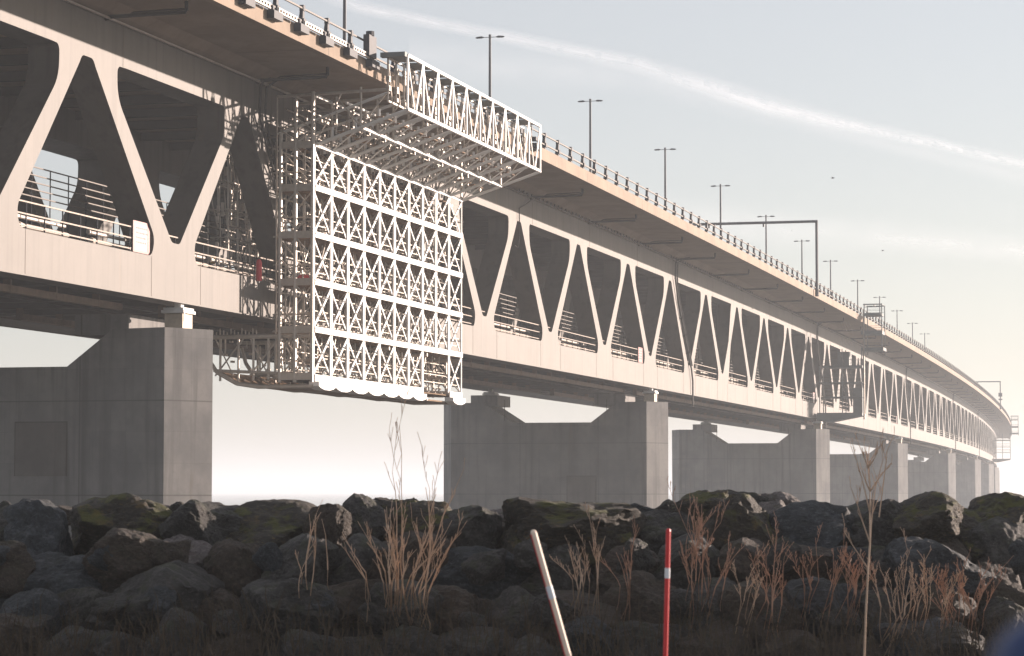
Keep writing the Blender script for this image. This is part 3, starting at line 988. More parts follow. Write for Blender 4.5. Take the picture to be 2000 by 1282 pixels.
# ------------------------------------------------------------------ dark inspection gantries hung on the side
def side_gantry(s0, lab, full=True):
    e = empty('side_gantry', at(s0, -3, -.3), lab, 'inspection gantry')
    L = 4.0 if full else 3.0
    mb = MB()
    o0, o1 = -.35, -6.6
    # tray with sloping underside
    vs = []
    for s in (s0, s0 + L):
        vs += [at(s, o0, .75), at(s, o0 , -.35), at(s, -2.2, -.5), at(s, o1, .35), at(s, o1, .75)]
    mb.add(vs, [(0, 1, 2, 3, 4), (9, 8, 7, 6, 5)] + [(i, (i + 1) % 5, 5 + (i + 1) % 5, 5 + i) for i in range(5)])
    mb.build('tray', M['gantry'], e)
    r = .07 if full else .09
    mb = MB()
    for s in (s0, s0 + L):
        for o in (-3.9, o1): mb.tube(at(s, o, .7), at(s, o, 9.6), r, 5)
        mb.tube(at(s, o0 - .4, .7), at(s, o0 - .4, 7.2), r, 5)
        for o in (-7.0, -9.4): mb.tube(at(s, o, 8.9), at(s, o, 15.8), r, 5)
    mb.build('posts', M['gantry'], e)
    for z, a, b_, t_ in ((2.9, -1.0, o1, .10), (4.9, -.5, o1, .10), (7.0, -1.2, o1, .30), (9.3, -6.5, -9.6, .45), (11.6, -6.5, -9.4, .50), (14.2, -6.9, -9.3, .30), (15.7, -6.9, -9.4, .06)):
        mb = MB()
        if t_ > .2: sbox(mb, s0, s0 + L, a, b_, z, z + t_)
        else:
            for s in (s0, s0 + L): mb.tube(at(s, a, z), at(s, b_, z), .09, 5)
            for o in (a, (a + b_) / 2, b_): mb.tube(at(s0, o, z), at(s0 + L, o, z), .06, 5)
            if z < 6: sbox(mb, s0 + .2, s0 + L - .2, a, b_, z - .02, z + .05)
        mb.build('floor' if z < 15.6 else 'hand_rail', M['gantry'], e)
        mb = MB()
        if z < 15:
            for s in (s0, s0 + L):
                for dz in (.6, 1.1): mb.tube(at(s, a, z + dz), at(s, b_, z + dz), .03, 4)
            mb.build('guard_rail', M['gantry'], e)
    if full:
        mb = MB(); sbox(mb, s0 + .5, s0 + L, -5.3, -6.5, .76, 4.2); mb.build('cabin', M['gantry'], e)
        mb = MB(); sbox(mb, s0 + .5, s0 + L - .5, -3.2, -4.8, 7.31, 9.2); mb.build('cabin', M['gantry'], e)
        mb = MB()
        for z in (3, 5, 7, 9, 11.5, 13.5):
            for k in range(4): mb.tube(at(s0 + k * .8, -4.2 - .3 * k, z - 1.4), at(s0 + k * .8, -3.6 - .3 * k, z), .035, 4)
        mb.tube(at(s0, -6.9, -0.2), at(s0, -6.9, 15), .12, 6)
        mb.build('ladder', M['rail'], e)
side_gantry(235.5, 'dark inspection gantry hung on the bridge side above the third pier')
side_gantry(805, 'small dark inspection gantry silhouetted against the sky at the far bend', False)

# ------------------------------------------------------------------ sea and shore
def grid_sheet(name, x0, x1, y0, y1, z, m, kind='structure'):
    mb = MB(); mb.add([(x0, y0, z), (x1, y0, z), (x1, y1, z), (x0, y1, z)], [(0, 1, 2, 3)])
    o = mb.build(name, m, origin=(0, 0, 0)); tag(o, kind=kind); return o
sea_m = mat('sea_water', (.16, .19, .21), .12, var=.2, scale=.02, bump=.10, bscale=.5)
sea = grid_sheet('sea', -9000, 9000, -300, 12000, 0.0, sea_m)
shore_m = mat('shore_sand', (.075, .072, .068), .95, var=.35, scale=.25, bump=.5, bscale=3)
mb = MB(); NX, NY = 60, 40
vs = []
for j in range(NY + 1):
    for i in range(NX + 1):
        x = -140 + 340 * i / NX; y = 33 + 260 * (j / NY) ** 1.2
        e_ = min(1, max(0, (110 - abs(x - 10)) / 30)) * min(1, max(0, (270 - y) / 60))
        vs.append((x, y, -.8 + 2.6 * e_ + .35 * noise.noise(Vector((x * .06, y * .06, 0)))))
fs = [(j * (NX + 1) + i, j * (NX + 1) + i + 1, (j + 1) * (NX + 1) + i + 1, (j + 1) * (NX + 1) + i) for j in range(NY) for i in range(NX)]
mb.add(vs, fs)
tag(mb.build('shore_ground', shore_m, origin=(0, 0, 0), smooth=True), kind='structure')

# bank in front of the camera carrying the boulders
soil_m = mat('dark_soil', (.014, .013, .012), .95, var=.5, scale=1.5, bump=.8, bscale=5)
def bank_z(x, y):
    # crest at y ~ 33, slopes down towards the camera
    t = max(0.0, min(1.0, (y - 29.0) / 4.6))
    z = 1.55 + 1.75 * t
    if y > 33.6: z = 3.3 - (y - 33.6) * .5
    if y < 29: z = 1.55 - (29 - y) * .01
    return z + .12 * noise.noise(Vector((x * .5, y * .5, 3)))
mb = MB(); NX, NY = 90, 60; vs = []
for j in range(NY + 1):
    for i in range(NX + 1):
        x = -40 + 85 * i / NX; y = -6 + 46 * j / NY
        vs.append((x, y, bank_z(x, y)))
fs = [(j * (NX + 1) + i, j * (NX + 1) + i + 1, (j + 1) * (NX + 1) + i + 1, (j + 1) * (NX + 1) + i) for j in range(NY) for i in range(NX)]
mb.add(vs, fs)
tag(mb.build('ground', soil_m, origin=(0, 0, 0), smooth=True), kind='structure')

# ------------------------------------------------------------------ boulders
def rock_material(name, c1, c2, moss, lichen, moss_amt, lich_amt):
    m = bpy.data.materials.new(name); m.use_nodes = True
    t = m.node_tree; L = t.links; b = t.nodes['Principled BSDF']
    b.inputs['Roughness'].default_value = .72
    tc = t.nodes.new('ShaderNodeTexCoord')
    oi = t.nodes.new('ShaderNodeObjectInfo')
    addv = t.nodes.new('ShaderNodeVectorMath'); addv.operation = 'ADD'
    L.new(tc.outputs['Object'], addv.inputs[0])
    sc_ = t.nodes.new('ShaderNodeVectorMath'); sc_.operation = 'SCALE'
    sc_.inputs[0].default_value = (37, 19, 53)
    L.new(oi.outputs['Random'], sc_.inputs['Scale'])
    L.new(sc_.outputs[0], addv.inputs[1])
    def nz(s, d=8, r=.65):
        n = t.nodes.new('ShaderNodeTexNoise'); n.inputs['Scale'].default_value = s; n.inputs['Detail'].default_value = d; n.inputs['Roughness'].default_value = r
        L.new(addv.outputs[0], n.inputs['Vector']); return n.outputs['Fac']
    def mr(v, a, c, k=1.0):
        r = t.nodes.new('ShaderNodeMapRange'); r.inputs['From Min'].default_value = a; r.inputs['From Max'].default_value = c; r.inputs['To Max'].default_value = k
        L.new(v, r.inputs['Value']); return r.outputs[0]
    def mix(f, a, c):
        x = t.nodes.new('ShaderNodeMix'); x.data_type = 'RGBA'; L.new(f, x.inputs['Factor'])
        for s_, v in (('A', a), ('B', c)):
            k = [i for i in x.inputs if i.name == s_ and i.type == 'RGBA'][0]
            if isinstance(v, tuple): k.default_value = (*v, 1)
            else: L.new(v, k)
        return [o for o in x.outputs if o.type == 'RGBA'][0]
    c = mix(mr(nz(1.3), .38, .62), c1, c2)
    c = mix(mr(nz(9, 10, .8), .50, .66, .85), c, tuple(x * 2.2 for x in c2))
    c = mix(mr(nz(5, 8), .56, .66, .55), c, tuple(x * .35 for x in c1))
    geo = t.nodes.new('ShaderNodeNewGeometry'); sp = t.nodes.new('ShaderNodeSeparateXYZ'); L.new(geo.outputs['Normal'], sp.inputs[0])
    up = mr(sp.outputs['Z'], -.1, .7)
    mm = t.nodes.new('ShaderNodeMath'); mm.operation = 'MULTIPLY'; L.new(mr(nz(1.7, 6), .50, .60, moss_amt), mm.inputs[0]); L.new(up, mm.inputs[1])
    c = mix(mm.outputs[0], c, moss)
    c = mix(mr(nz(2.6, 7), .57, .66, lich_amt), c, lichen)
    c = mix(mr(nz(14, 6, .7), .60, .66, lich_amt), c, tuple(x * 1.3 for x in lichen))
    L.new(c, b.inputs['Base Color'])
    bp = t.nodes.new('ShaderNodeBump'); bp.inputs['Strength'].default_value = 1.0; bp.inputs['Distance'].default_value = .12
    L.new(nz(4, 10, .7), bp.inputs['Height']); L.new(bp.outputs['Normal'], b.inputs['Normal'])
    return m
RM = {
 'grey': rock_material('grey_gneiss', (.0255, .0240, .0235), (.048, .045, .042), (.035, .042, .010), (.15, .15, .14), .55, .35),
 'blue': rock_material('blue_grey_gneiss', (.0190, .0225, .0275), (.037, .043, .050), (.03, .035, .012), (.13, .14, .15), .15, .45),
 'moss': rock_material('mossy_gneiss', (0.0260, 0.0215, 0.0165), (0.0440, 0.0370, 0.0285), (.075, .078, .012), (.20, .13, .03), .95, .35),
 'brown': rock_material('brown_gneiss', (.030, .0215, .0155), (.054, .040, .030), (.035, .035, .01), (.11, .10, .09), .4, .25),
 'pale': rock_material('pale_sunlit_granite', (.10, .09, .09), (.17, .15, .145), (.05, .055, .01), (.09, .045, .04), .45, .5),  # pale stone; sunlit boulders also get their brightness from this colour
}
ADJ = {'grey': 'dark grey', 'blue': 'blue-grey', 'moss': 'mossy green-topped', 'brown': 'brownish', 'pale': 'pale lichen-spotted'}
def rock_mesh(seed, sub=4):
    rn = random.Random(seed)
    bm = bmesh.new(); bmesh.ops.create_icosphere(bm, subdivisions=sub, radius=1.0)
    planes = []
    for _ in range(rn.randint(13, 18)):
        n = Vector((rn.gauss(0, 1), rn.gauss(0, 1), rn.gauss(0, .8))).normalized()
        planes.append((n, rn.uniform(.66, .92)))
    off = Vector((rn.uniform(0, 99), rn.uniform(0, 99), rn.uniform(0, 99)))
    for v in bm.verts:
        d = v.co.normalized()
        r = 1.12
        for n, k in planes:
            c = d.dot(n)
            if c > 0.05: r = min(r, k / c * 1.0)
        r *= 1 + .16 * noise.noise(d * 1.6 + off) + .10 * (.5 - abs(noise.noise(d * 3.3 + off))) + .06 * (.4 - abs(noise.noise(d * 7 + off))) + .035 * noise.noise(d * 15 + off) + .02 * noise.noise(d * 34 + off)
        v.co = d * r
    me = bpy.data.meshes.new('boulder')
    bm.to_mesh(me); bm.free()
    for p in me.polygons: p.use_smooth = True
    me.set_sharp_from_angle(angle=R(32))
    return me
ROCK = {}
FPX = 5112.94
def px(x, y, D):
    """a point of the photographed place at distance D"""
    return Vector(((x - 1000) / FPX * D, D, CAM_H - (y - 962.2) / FPX * D))
rr = random.Random(5)
row_ct = {}
rocks = []
def boulder(x, y, rx, ry, D, kind, row, tilt=0.0, var=None, ryaw=None):
    var = rr.randrange(10) if var is None else var
    key = (var, kind)
    if key not in ROCK:
        if ('m', var) not in ROCK: ROCK[('m', var)] = rock_mesh(100 + var * 7, 5)
        me = ROCK[('m', var)].copy(); me.materials.append(RM[kind]); ROCK[key] = me
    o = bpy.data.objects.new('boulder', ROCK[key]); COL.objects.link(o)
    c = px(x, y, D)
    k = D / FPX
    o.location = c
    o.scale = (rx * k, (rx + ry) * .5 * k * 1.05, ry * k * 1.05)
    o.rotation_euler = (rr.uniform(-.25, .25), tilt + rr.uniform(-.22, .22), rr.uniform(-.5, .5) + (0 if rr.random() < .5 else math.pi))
    rocks.append((row, x, o, kind, rx))
    return o
# back row seen as a sunlit fringe behind the crest
for (x, y, rx, ry, k) in [(12, 1000, 26, 18, 'grey'), (76, 997, 46, 20, 'blue'), (135, 1008, 60, 18, 'brown'), (352, 998, 26, 15, 'grey'), (388, 1000, 34, 16, 'pale'), (455, 1010, 58, 22, 'grey'), (545, 1008, 62, 20, 'blue'), (590, 1010, 40, 16, 'brown'),
    (925, 1024, 42, 20, 'blue'), (968, 1022, 30, 24, 'pale'), (1180, 1003, 50, 20, 'grey'), (1250, 1003, 36, 18, 'blue'), (1302, 1002, 36, 20, 'grey'), (1322, 996, 22, 14, 'pale'), (1085, 1002, 60, 20, 'blue'), (1512, 992, 46, 28, 'pale'), (1450, 990, 62, 28, 'grey'), (1585, 1002, 36, 20, 'grey'), (1740, 1005, 50, 18, 'grey'), (1660, 1006, 50, 18, 'blue'), (230, 1012, 60, 18, 'brown'), (305, 1008, 40, 16, 'pale')]:
    boulder(x, y, rx, ry, 35.0, k, 0)
# crest row
for a in [(70, 1072, 86, 88, 'blue'), (20, 1035, 60, 40, 'grey'), (240, 1045, 108, 66, 'moss'), (375, 1030, 60, 46, 'grey'), (430, 1032, 88, 46, 'grey'), (530, 1062, 140, 68, 'moss'), (640, 1030, 44, 42, 'brown'), (690, 1042, 50, 46, 'pale', .5),
    (716, 1024, 46, 56, 'grey'), (782, 1026, 60, 50, 'moss'), (835, 1020, 60, 38, 'moss'), (880, 1058, 98, 62, 'grey'), (960, 1075, 60, 48, 'brown'), (1110, 1040, 150, 56, 'moss'), (1165, 1030, 90, 34, 'blue'), (1045, 1080, 90, 80, 'moss'), (1190, 1070, 70, 50, 'moss'),
    (1300, 1055, 80, 52, 'grey'), (1385, 1005, 66, 44, 'moss'), (1440, 1045, 90, 66, 'moss'), (1495, 1035, 70, 48, 'pale', .5), (1590, 1040, 86, 52, 'blue'), (1680, 1050, 100, 66, 'grey'), (1735, 1045, 70, 58, 'grey'), (1812, 1018, 94, 46, 'moss'), (1790, 1070, 90, 60, 'brown'),
    (1945, 1028, 92, 60, 'moss'), (1880, 1060, 80, 60, 'moss'), (1965, 1110, 86, 84, 'grey')]:
    boulder(*a[:4], 33.0 + rr.uniform(-.5, .5), a[4], 1, a[5] if len(a) > 5 else 0)
# second row
for (x, y, rx, ry, k) in [(245, 1100, 90, 52, 'brown'), (120, 1150, 115, 62, 'blue'), (285, 1112, 62, 46, 'pale'), (360, 1108, 66, 50, 'pale'), (470, 1140, 80, 72, 'brown'), (590, 1120, 92, 60, 'grey'), (700, 1120, 90, 60, 'grey'), (800, 1110, 90, 60, 'brown'), (930, 1135, 110, 62, 'blue'), (1090, 1150, 100, 72, 'grey'),
    (1220, 1140, 86, 60, 'brown'), (1340, 1120, 90, 62, 'grey'), (1470, 1130, 90, 62, 'brown'), (1570, 1110, 70, 46, 'brown'), (1690, 1140, 110, 60, 'grey'), (1822, 1120, 112, 60, 'blue'), (1930, 1170, 80, 60, 'brown'), (20, 1120, 60, 60, 'brown')]:
    boulder(x, y, rx, ry, 32.0 + rr.uniform(-.3, .3), k, 2)
for (x, y, rx, ry, k) in [(320, 1185, 135, 70, 'grey'), (60, 1225, 80, 60, 'blue'), (160, 1215, 80, 60, 'grey'), (450, 1215, 80, 56, 'brown'), (560, 1190, 90, 56, 'grey'), (680, 1190, 86, 56, 'brown'), (790, 1190, 90, 56, 'grey'), (900, 1210, 90, 60, 'brown'), (1010, 1215, 80, 60, 'grey'),
    (1130, 1215, 96, 60, 'brown'), (1255, 1200, 100, 70, 'brown'), (1380, 1200, 86, 60, 'grey'), (1490, 1205, 90, 60, 'brown'), (1600, 1190, 90, 60, 'blue'), (1720, 1215, 90, 56, 'grey'), (1840, 1210, 90, 56, 'brown'), (1960, 1230, 80, 50, 'grey')]:
    boulder(x, y, rx, ry, 31.2 + rr.uniform(-.3, .3), k, 3)
for x in range(0, 2060, 118):
    boulder(x + rr.uniform(-30, 30), 1276 + rr.uniform(-16, 16), rr.uniform(70, 120), rr.uniform(40, 62), 30.5 + rr.uniform(-.2, .2), rr.choice(['grey', 'brown', 'blue', 'grey']), 4)
for x in range(30, 2060, 150):      # smaller stones wedged between the big ones
    boulder(x + rr.uniform(-50, 50), rr.uniform(1085, 1110), rr.uniform(30, 48), rr.uniform(24, 34), 31.6, rr.choice(['grey', 'brown', 'blue', 'grey']), 5)
    boulder(x + rr.uniform(-50, 50), rr.uniform(1160, 1250), rr.uniform(28, 44), rr.uniform(20, 32), 30.7, rr.choice(['grey', 'brown', 'blue', 'grey']), 5)
ROWN = {0: 'back row behind the crest', 1: 'crest row', 2: 'row just below the crest', 3: 'third row down', 4: 'bottom row', 5: 'small stones wedged between'}
for row in range(6):
    rs = sorted([r for r in rocks if r[0] == row], key=lambda r: r[1])
    for i, (_, x, o, kind, rx) in enumerate(rs):
        num = ['first', 'second', 'third', 'fourth', 'fifth', 'sixth', 'seventh', 'eighth', 'ninth', 'tenth', 'eleventh', 'twelfth', 'thirteenth', 'fourteenth', 'fifteenth', 'sixteenth', 'seventeenth', 'eighteenth', 'nineteenth', 'twentieth'] + ['twenty-' + q for q in ('first', 'second', 'third', 'fourth', 'fifth', 'sixth', 'seventh', 'eighth', 'ninth')] + ['thirtieth']
        o['label'] = '%s%s boulder, %s from left, %s' % ('large ' if rx > 90 else '', ADJ[kind], num[i], ROWN[row])
        o['category'] = 'boulder'; o['group'] = 'boulders of the rock bank'

# ------------------------------------------------------------------ bare shrubs
def twig_tree(mb, p, d, L, r, depth, rn, spread=.45, up=.25, nseg=4, rmin=.0028):
    pts = [Vector(p)]; rad = [r]; d = Vector(d).normalized()
    bend = Vector((rn.gauss(0, .05), rn.gauss(0, .05), 0))
    for i in range(nseg):
        d = (d + bend + Vector((rn.gauss(0, .06), rn.gauss(0, .06), up * .12))).normalized()
        pts.append(pts[-1] + d * L / nseg); rad.append(max(rmin, r * (1 - .7 * (i + 1) / nseg)))
    mb.chain(pts, rad, 4)
    if depth > 0:
        for i in range(1, nseg + 1):
            for _ in range(rn.choice((0, 1, 1, 2))):
                a = rn.choice((0, math.pi)) + rn.gauss(0, .7)
                q = (d + Vector((math.cos(a), math.sin(a), 0)) * spread * rn.uniform(.5, 1.3) + Vector((0, 0, up))).normalized()
                twig_tree(mb, pts[i], q, L * rn.uniform(.16, .42), rad[i] * .62, depth - 1, rn, spread, up, max(2, nseg - 2), rmin)
def shrub(x, yb, ytop, w_, D, stems, depth, m, lab, seed, r=.012, spread=.35, nodes=False):
    r *= .62; D += .45; spread *= 1.35
    rn = random.Random(seed)
    base = px(x, yb, D); H = (yb - ytop) / FPX * D; W = w_ / FPX * D
    mb = MB(); root = px(x, 1300, D)
    for i in range(stems):
        f = rn.uniform(-1, 1) if stems > 3 else (i + .5) / stems * 2 - 1
        if i == 0: f *= .2
        h = H * (1.0 if i == 0 else rn.uniform(.35, .92) * (1 - .2 * abs(f)))
        st = Vector((f * W * .5, rn.uniform(-.15, .15), rn.uniform(-.18, .10) * H - .03))
        d = Vector((f * W * .5 + rn.gauss(0, .10) * W, rn.uniform(-.2, .2) * W, h - st.z))
        twig_tree(mb, base + st, d, d.length * .9, r * rn.uniform(.6, 1.1), depth, rn, spread, .35, 6)
        g = base + st; foot = g + Vector((rn.gauss(0, .06), rn.uniform(.5, .9), -rn.uniform(.35, .6)))
        mb.chain([foot, foot.lerp(g, .6) + Vector((rn.gauss(0, .03), 0, -.04)), g], [r * .6, r * .6, r * .7], 4)
    return tag(mb.build('bare_shrub', M[m], origin=root), lab, 'shrub', 'leafless shrubs in front of the rocks')
shrub(600, 1125, 985, 40, 29.9, 4, 1, 'twig', 'sparse leafless shrub of four upright stems, leftmost in front of the rocks', 1, .016, .15)
shrub(640, 1118, 1000, 14, 29.9, 1, 0, 'twig', 'single straight bare stem just right of the leftmost sparse shrub', 2, .014)
shrub(795, 1130, 795, 95, 29.6, 10, 2, 'twig', 'tall leafless shrub reaching up against the sky between the first two piers', 3, .020, .30)
shrub(770, 1125, 985, 125, 29.5, 18, 1, 'twig', 'wide fan of low sunlit stems at the foot of the tall central shrub', 4, .014, .2)
shrub(1140, 1135, 1040, 50, 29.6, 5, 3, 'twig_pale', 'short pale forked shrub right of the leaning cream stake', 5, .014, .4)
shrub(1165, 1130, 1000, 40, 29.7, 4, 3, 'twig_pale', 'slim forked pale shrub midway between the two stakes', 6, .014, .3)
shrub(1230, 1125, 1010, 45, 29.8, 6, 1, 'twig_red', 'thin reddish stems just left of the red stake', 7, .011, .2)
shrub(1375, 1130, 965, 80, 29.7, 11, 3, 'twig_red', 'dense reddish-brown shrub just right of the red stake', 8, .011, .3)
shrub(1505, 1175, 1030, 60, 29.5, 5, 3, 'twig_red', 'open reddish shrub in front of the pale sunlit boulder', 9, .013, .5)
shrub(1450, 1165, 1070, 50, 29.5, 5, 2, 'twig', 'low brown shrub between the dense one and the open one', 10, .010, .5)
shrub(1598, 1135, 1040, 70, 29.7, 9, 3, 'twig_red', 'low reddish shrub left of the tall thin forked sapling', 11, .010, .45)
shrub(1655, 1150, 1060, 60, 29.6, 9, 3, 'twig_red', 'bushy red-budded shrub at the foot of the tall thin sapling', 12, .010, .5)
shrub(1764, 1190, 1060, 90, 29.4, 9, 3, 'twig_pale', 'spreading V-shaped pale shrub right of the tall thin sapling', 13, .016, .4)
shrub(1815, 1170, 1070, 70, 29.5, 9, 2, 'twig', 'low brown shrub in front of the blue-grey boulder at right', 14, .009, .4)
shrub(1890, 1190, 1080, 90, 29.5, 14, 3, 'twig_red', 'row of short reddish stems near the right edge', 15, .009, .35)
# tall thin sapling
rn = random.Random(21); mb = MB()
D = 25.0
pts = [px(1683, 1330, D), px(1684, 1282, D), px(1688, 1190, D), px(1693, 1110, D), px(1697, 1060, D), px(1697, 1000, D), px(1698, 960, D), px(1694, 915, D), px(1697, 872, D)]
mb.chain(pts, [.012, .0115, .011, .010, .009, .007, .0055, .0045, .003], 5)
for (i, ax, ay, L) in [(4, -.28, .9, .6), (4, .1, .9, .8), (3, -.5, .8, .4), (5, -.25, 1, .5), (5, .2, 1, .3), (6, .5, .8, .35), (6, -.4, .8, .3), (7, .2, .9, .25), (7, -.2, .9, .25), (6, .1, 1, .45), (7, .5, .7, .2)]:
    twig_tree(mb, pts[i], (ax, rn.uniform(-.2, .2), ay), L, .008, 2, rn, .35, .3, 3, .0028)
tag(mb.build('sapling', M['twig_pale'], origin=pts[0]), 'tall thin bare sapling rising in front of the fourth pier', 'sapling')
mb = MB()
pts = [px(1715, 1010, 30), px(1722, 960, 30), px(1730, 900, 30), px(1732, 880, 30)]
mb.chain(pts, [.008, .007, .005, .003], 4)
for i in (1, 2): twig_tree(mb, pts[i], (-.4, 0, .9), .3, .004, 1, rn, .4, .3, 3, .0025)
tag(mb.build('sapling', M['twig'], origin=pts[0]), 'thin dark twig rising just right of the tall bare sapling', 'sapling')

# dry grass and bramble stems low in the shade: uncountable
mb = MB(); rn = random.Random(9)
for _ in range(5200):
    D = rn.uniform(26, 30.2); x = rn.uniform(-1050, 1050) / FPX * D
    z = bank_z(x, D) + rn.uniform(-.05, .25) + (.3 if D > 29 else 0.1)
    h = rn.uniform(.15, .55); lean = Vector((rn.gauss(0, .25), rn.gauss(0, .2), 1)) * h
    p = Vector((x, D, z)); q = p + lean * .6; r_ = q + (lean * .5 + Vector((rn.gauss(0, .08), 0, -.04)))
    w_ = rn.uniform(.003, .006)
    mb.add([p + Vector((-w_, 0, 0)), p + Vector((w_, 0, 0)), q + Vector((w_ * .8, .002, 0)), q - Vector((w_ * .8, .002, 0)), r_], [(0, 1, 2, 3), (3, 2, 4)])
o = mb.build('dry_grass', M['grass'], origin=(0, 25, 2)); tag(o, 'dark dry grass and thin stems among the rocks at the bottom', 'grass', kind='stuff')

# ------------------------------------------------------------------ two stakes
def stake(name, a, b_, r, D, mm, lab, bands):
    e = empty(name, px(*b_, D), lab, 'stake')
    A = px(*a, D); B = px(*b_, D)
    def seg(t0, t1, rr_, m, nm, n=14):
        mb = MB(); mb.tube(A.lerp(B, t0), A.lerp(B, t1), rr_, n); return mb.build(nm, M[m], e, smooth=False)
    seg(.004, 1, r, mm, 'shaft'); mb = MB(); mb.chain([A - (B - A).normalized() * r * .9, A - (B - A).normalized() * r * .5, A + (B - A) * .004], [r * .3, r * .85, r], 14); mb.build('tip', M[mm], e)
    for t0, t1 in bands: seg(t0, t1, r * 1.12, 'stake_white', 'reflective_band')
    return e, A, B
e, A, B = stake('marker_stake', (1042, 1040), (1128, 1345), .0165, 13.5, 'stake_cream', 'leaning cream marker stake with a white band and red left edge, at bottom centre', [(.34, .42)])
mb = MB(); off = Vector((-.0135, -.0045, -.002)); mb.tube(A.lerp(B, .01) + off, B + off, .0052, 8); mb.build('red_strip', M['stake_red'], e)  # red colour fringe of the left edge, built as a strip
stake('marker_stake', (1304.5, 1036), (1296, 1345), .0125, 13.8, 'stake_red', 'upright thin red marker stake with one white band, right of the leaning one', [(.235, .30)])

# out-of-focus blue rounded thing at the lower right corner, very near the camera
c = px(2068, 1352, 1.2)
mb = MB(); N1, N2 = 24, 14; vs = []
for j in range(N2 + 1):
    t = math.pi * j / N2
    for i in range(N1):
        a = 2 * math.pi * i / N1
        sx_, sz_ = .034, .036
        def sp(v, e_): return math.copysign(abs(v) ** e_, v)
        vs.append(c + Vector((sp(math.cos(a), .8) * sp(math.sin(t), .8) * sx_, sp(math.sin(a), .8) * sp(math.sin(t), .8) * .03, sp(math.cos(t), .8) * sz_ )))
fs = [(j * N1 + i, j * N1 + (i + 1) % N1, (j + 1) * N1 + (i + 1) % N1, (j + 1) * N1 + i) for j in range(N2) for i in range(N1)]
mb.add(vs, fs)
tag(mb.build('blue_shell', M['blue'], smooth=True), 'blurred dark blue rounded shell in the bottom right corner', 'mirror')

# ------------------------------------------------------------------ gulls
def gull(x, y, D, k, lab):
    c = px(x, y, D); mb = MB()
    mb.chain([c + Vector((-.25 * k, 0, -.02)), c + Vector((-.1 * k, 0, 0)), c + Vector((.12 * k, 0, .01)), c + Vector((.26 * k, 0, .03))], [.02 * k, .08 * k, .07 * k, .02 * k], 6)
    e = empty('gull', c, lab, 'bird', 'gulls in flight')
    mb.build('body', M['bird'], e, smooth=True)
    for sg in (-1, 1):
        mb = MB()
        a = [Vector((0, .03 * sg, .03)), Vector((.05, .35 * sg, .16)), Vector((-.12, .72 * sg, .08))]
        wd = [.13, .10, .02]
        vs = []
        for p, w2 in zip(a, wd):
            q = Vector((p.x + .55 * p.y, p.y * .8, p.z)) * k
            vs += [c + q + Vector((w2 * k, 0, 0)), c + q + Vector((0, 0, .015 * k)), c + q - Vector((w2 * k, 0, 0))]
        mb.add(vs, [(0, 1, 4, 3), (1, 2, 5, 4), (3, 4, 7, 6), (4, 5, 8, 7), (2, 0, 3, 5), (5, 3, 6, 8)])
        mb.build('wing', M['bird'], e)
gull(1630, 346, 260, .6, 'small gull high in the sky, above and left of the other one')
gull(1727, 489, 330, .6, 'smaller, lower gull over the far lamps')

# ------------------------------------------------------------------ contrails: thin ice cloud sheets 2.2 km up
cm = bpy.data.materials.new('thin_ice_cloud'); cm.use_nodes = True
t = cm.node_tree; t.nodes.clear(); L = t.links
uv = t.nodes.new('ShaderNodeUVMap'); sp = t.nodes.new('ShaderNodeSeparateXYZ'); L.new(uv.outputs[0], sp.inputs[0])
def M2(op, a, b_=None):
    n = t.nodes.new('ShaderNodeMath'); n.operation = op
    for i, v in enumerate((a, b_)):
        if v is None: continue
        if isinstance(v, (int, float)): n.inputs[i].default_value = v
        else: L.new(v, n.inputs[i])
    return n.outputs[0]
prof_ = M2('SUBTRACT', 1.0, M2('ABSOLUTE', M2('SUBTRACT', M2('MULTIPLY', sp.outputs['Y'], 2.0), 1.0)))
prof_ = M2('POWER', prof_, 1.0)
mp = t.nodes.new('ShaderNodeMapping'); mp.inputs['Scale'].default_value = (9, 1.6, 1); L.new(uv.outputs[0], mp.inputs['Vector'])
nz = t.nodes.new('ShaderNodeTexNoise'); nz.inputs['Scale'].default_value = 1.6; nz.inputs['Detail'].default_value = 7; L.new(mp.outputs[0], nz.inputs['Vector'])
al = M2('MULTIPLY', prof_, M2('MULTIPLY', nz.outputs['Fac'], 1.25))
oi = t.nodes.new('ShaderNodeObjectInfo')
al = M2('MINIMUM', M2('MULTIPLY', al, oi.outputs['Alpha']), .9)
tr = t.nodes.new('ShaderNodeBsdfTransparent'); df = t.nodes.new('ShaderNodeBsdfDiffuse'); tl = t.nodes.new('ShaderNodeBsdfTranslucent')
df.inputs[0].default_value = (1, 1, 1, 1); tl.inputs[0].default_value = (1, 1, 1, 1)
m1 = t.nodes.new('ShaderNodeAddShader'); L.new(df.outputs[0], m1.inputs[0]); L.new(tl.outputs[0], m1.inputs[1])
m2 = t.nodes.new('ShaderNodeMixShader'); L.new(al, m2.inputs[0]); L.new(tr.outputs[0], m2.inputs[1]); L.new(m1.outputs[0], m2.inputs[2])
o_ = t.nodes.new('ShaderNodeOutputMaterial'); L.new(m2.outputs[0], o_.inputs['Surface'])
HC = 2200.0
def cloud_pt(x, y):
    d = Vector(((x - 1000) / FPX, 1, 0)); U = (641 - y) / FPX
    cp, sp_ = math.cos(PITCH), math.sin(PITCH)
    v = Vector((d.x, cp - U * sp_, sp_ + U * cp))
    k = (HC - CAM_H) / v.z
    return Vector((0, 0, CAM_H)) + v * k
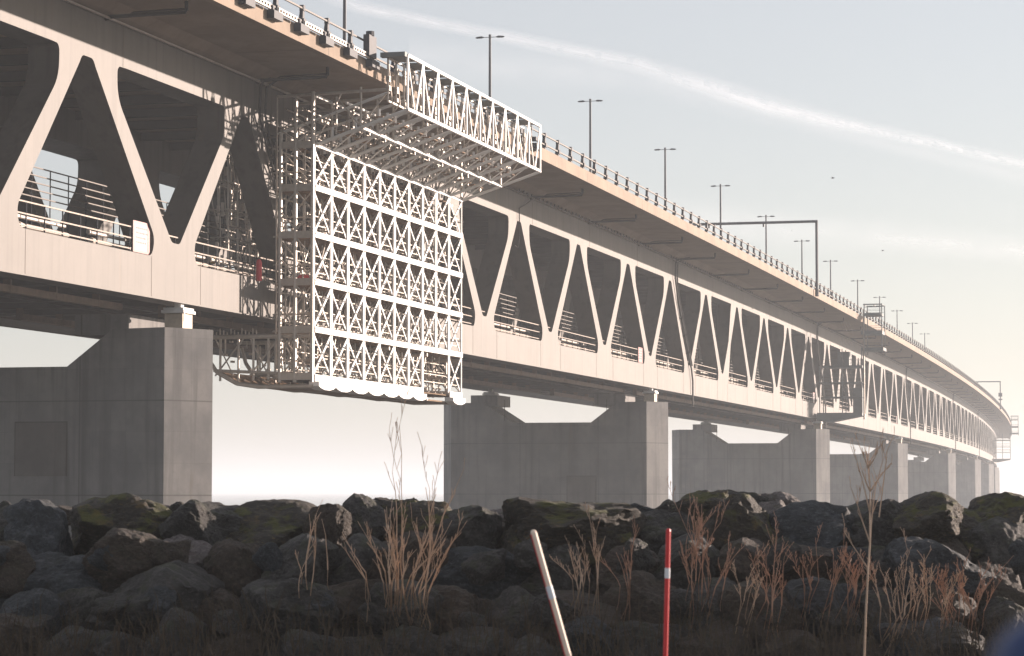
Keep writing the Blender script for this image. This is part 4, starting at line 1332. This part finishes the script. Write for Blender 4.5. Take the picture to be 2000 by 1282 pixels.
def contrail(top, bot, alpha, lab):
    me = bpy.data.meshes.new('contrail'); n = len(top)
    def interp(pts, t_):
        q = t_ * (len(pts) - 1); i = min(int(q), len(pts) - 2); f = q - i
        f2 = f
        return (pts[i][0] * (1 - f2) + pts[i + 1][0] * f2, pts[i][1] * (1 - f2) + pts[i + 1][1] * f2)
    N = 80; vs = []; uvs = []
    for i in range(N + 1):
        a = interp(top, i / N); b_ = interp(bot, i / N)
        for j in range(5):
            f = j / 4
            vs.append(cloud_pt(a[0] * (1 - f) + b_[0] * f, a[1] * (1 - f) + b_[1] * f)); uvs.append((i / N, f))
    fs = [(i * 5 + j, i * 5 + j + 1, (i + 1) * 5 + j + 1, (i + 1) * 5 + j) for i in range(N) for j in range(4)]
    c0 = vs[len(vs) // 2].copy()
    me.from_pydata([tuple(v - c0) for v in vs], [], fs)
    ul = me.uv_layers.new(name='UVMap')
    for lp in me.loops: ul.data[lp.index].uv = uvs[lp.vertex_index]
    me.materials.append(cm)
    o = bpy.data.objects.new('contrail', me); COL.objects.link(o); o.location = c0; o.color = (1, 1, 1, alpha)
    tag(o, lab, 'cloud', kind='stuff')
contrail([(560, -60), (700, -5), (850, 30), (1000, 58), (1250, 105), (1500, 178), (1700, 235), (1850, 270), (2100, 325)],
         [(560, -20), (700, 32), (850, 62), (1000, 92), (1250, 150), (1500, 235), (1700, 272), (1850, 302), (2100, 362)], .36, 'long white vapour trail sweeping across the upper sky')
contrail([(800, 60), (1000, 85), (1250, 110), (1500, 190), (1750, 260), (1900, 290), (2100, 340)],
         [(800, 150), (1000, 180), (1250, 190), (1500, 250), (1750, 310), (1900, 350), (2100, 400)], .14, 'faint haze spreading below the white vapour trail')
contrail([(1200, 360), (1500, 400), (1800, 430), (2100, 470)], [(1200, 470), (1500, 490), (1800, 510), (2100, 530)], .22, 'broad faint veil of cloud low over the lamps')

# ------------------------------------------------------------------ haze
hz = bpy.data.materials.new('haze_air'); hz.use_nodes = True
t = hz.node_tree; t.nodes.clear()
pv = t.nodes.new('ShaderNodeVolumePrincipled')
pv.inputs['Color'].default_value = (.86, .93, 1.0, 1)
pv.inputs['Density'].default_value = .0004
pv.inputs['Anisotropy'].default_value = .2
o_ = t.nodes.new('ShaderNodeOutputMaterial'); t.links.new(pv.outputs[0], o_.inputs['Volume'])
mb = MB(); x0, x1, y0, y1, z0, z1 = -9100, 9100, -310, 12100, -2.2, 52
mb.box8([(x0, y0, z0), (x1, y0, z0), (x1, y1, z0), (x0, y1, z0), (x0, y0, z1), (x1, y0, z1), (x1, y1, z1), (x0, y1, z1)])
tag(mb.build('haze', hz, origin=(0, 0, 0)), kind='stuff')
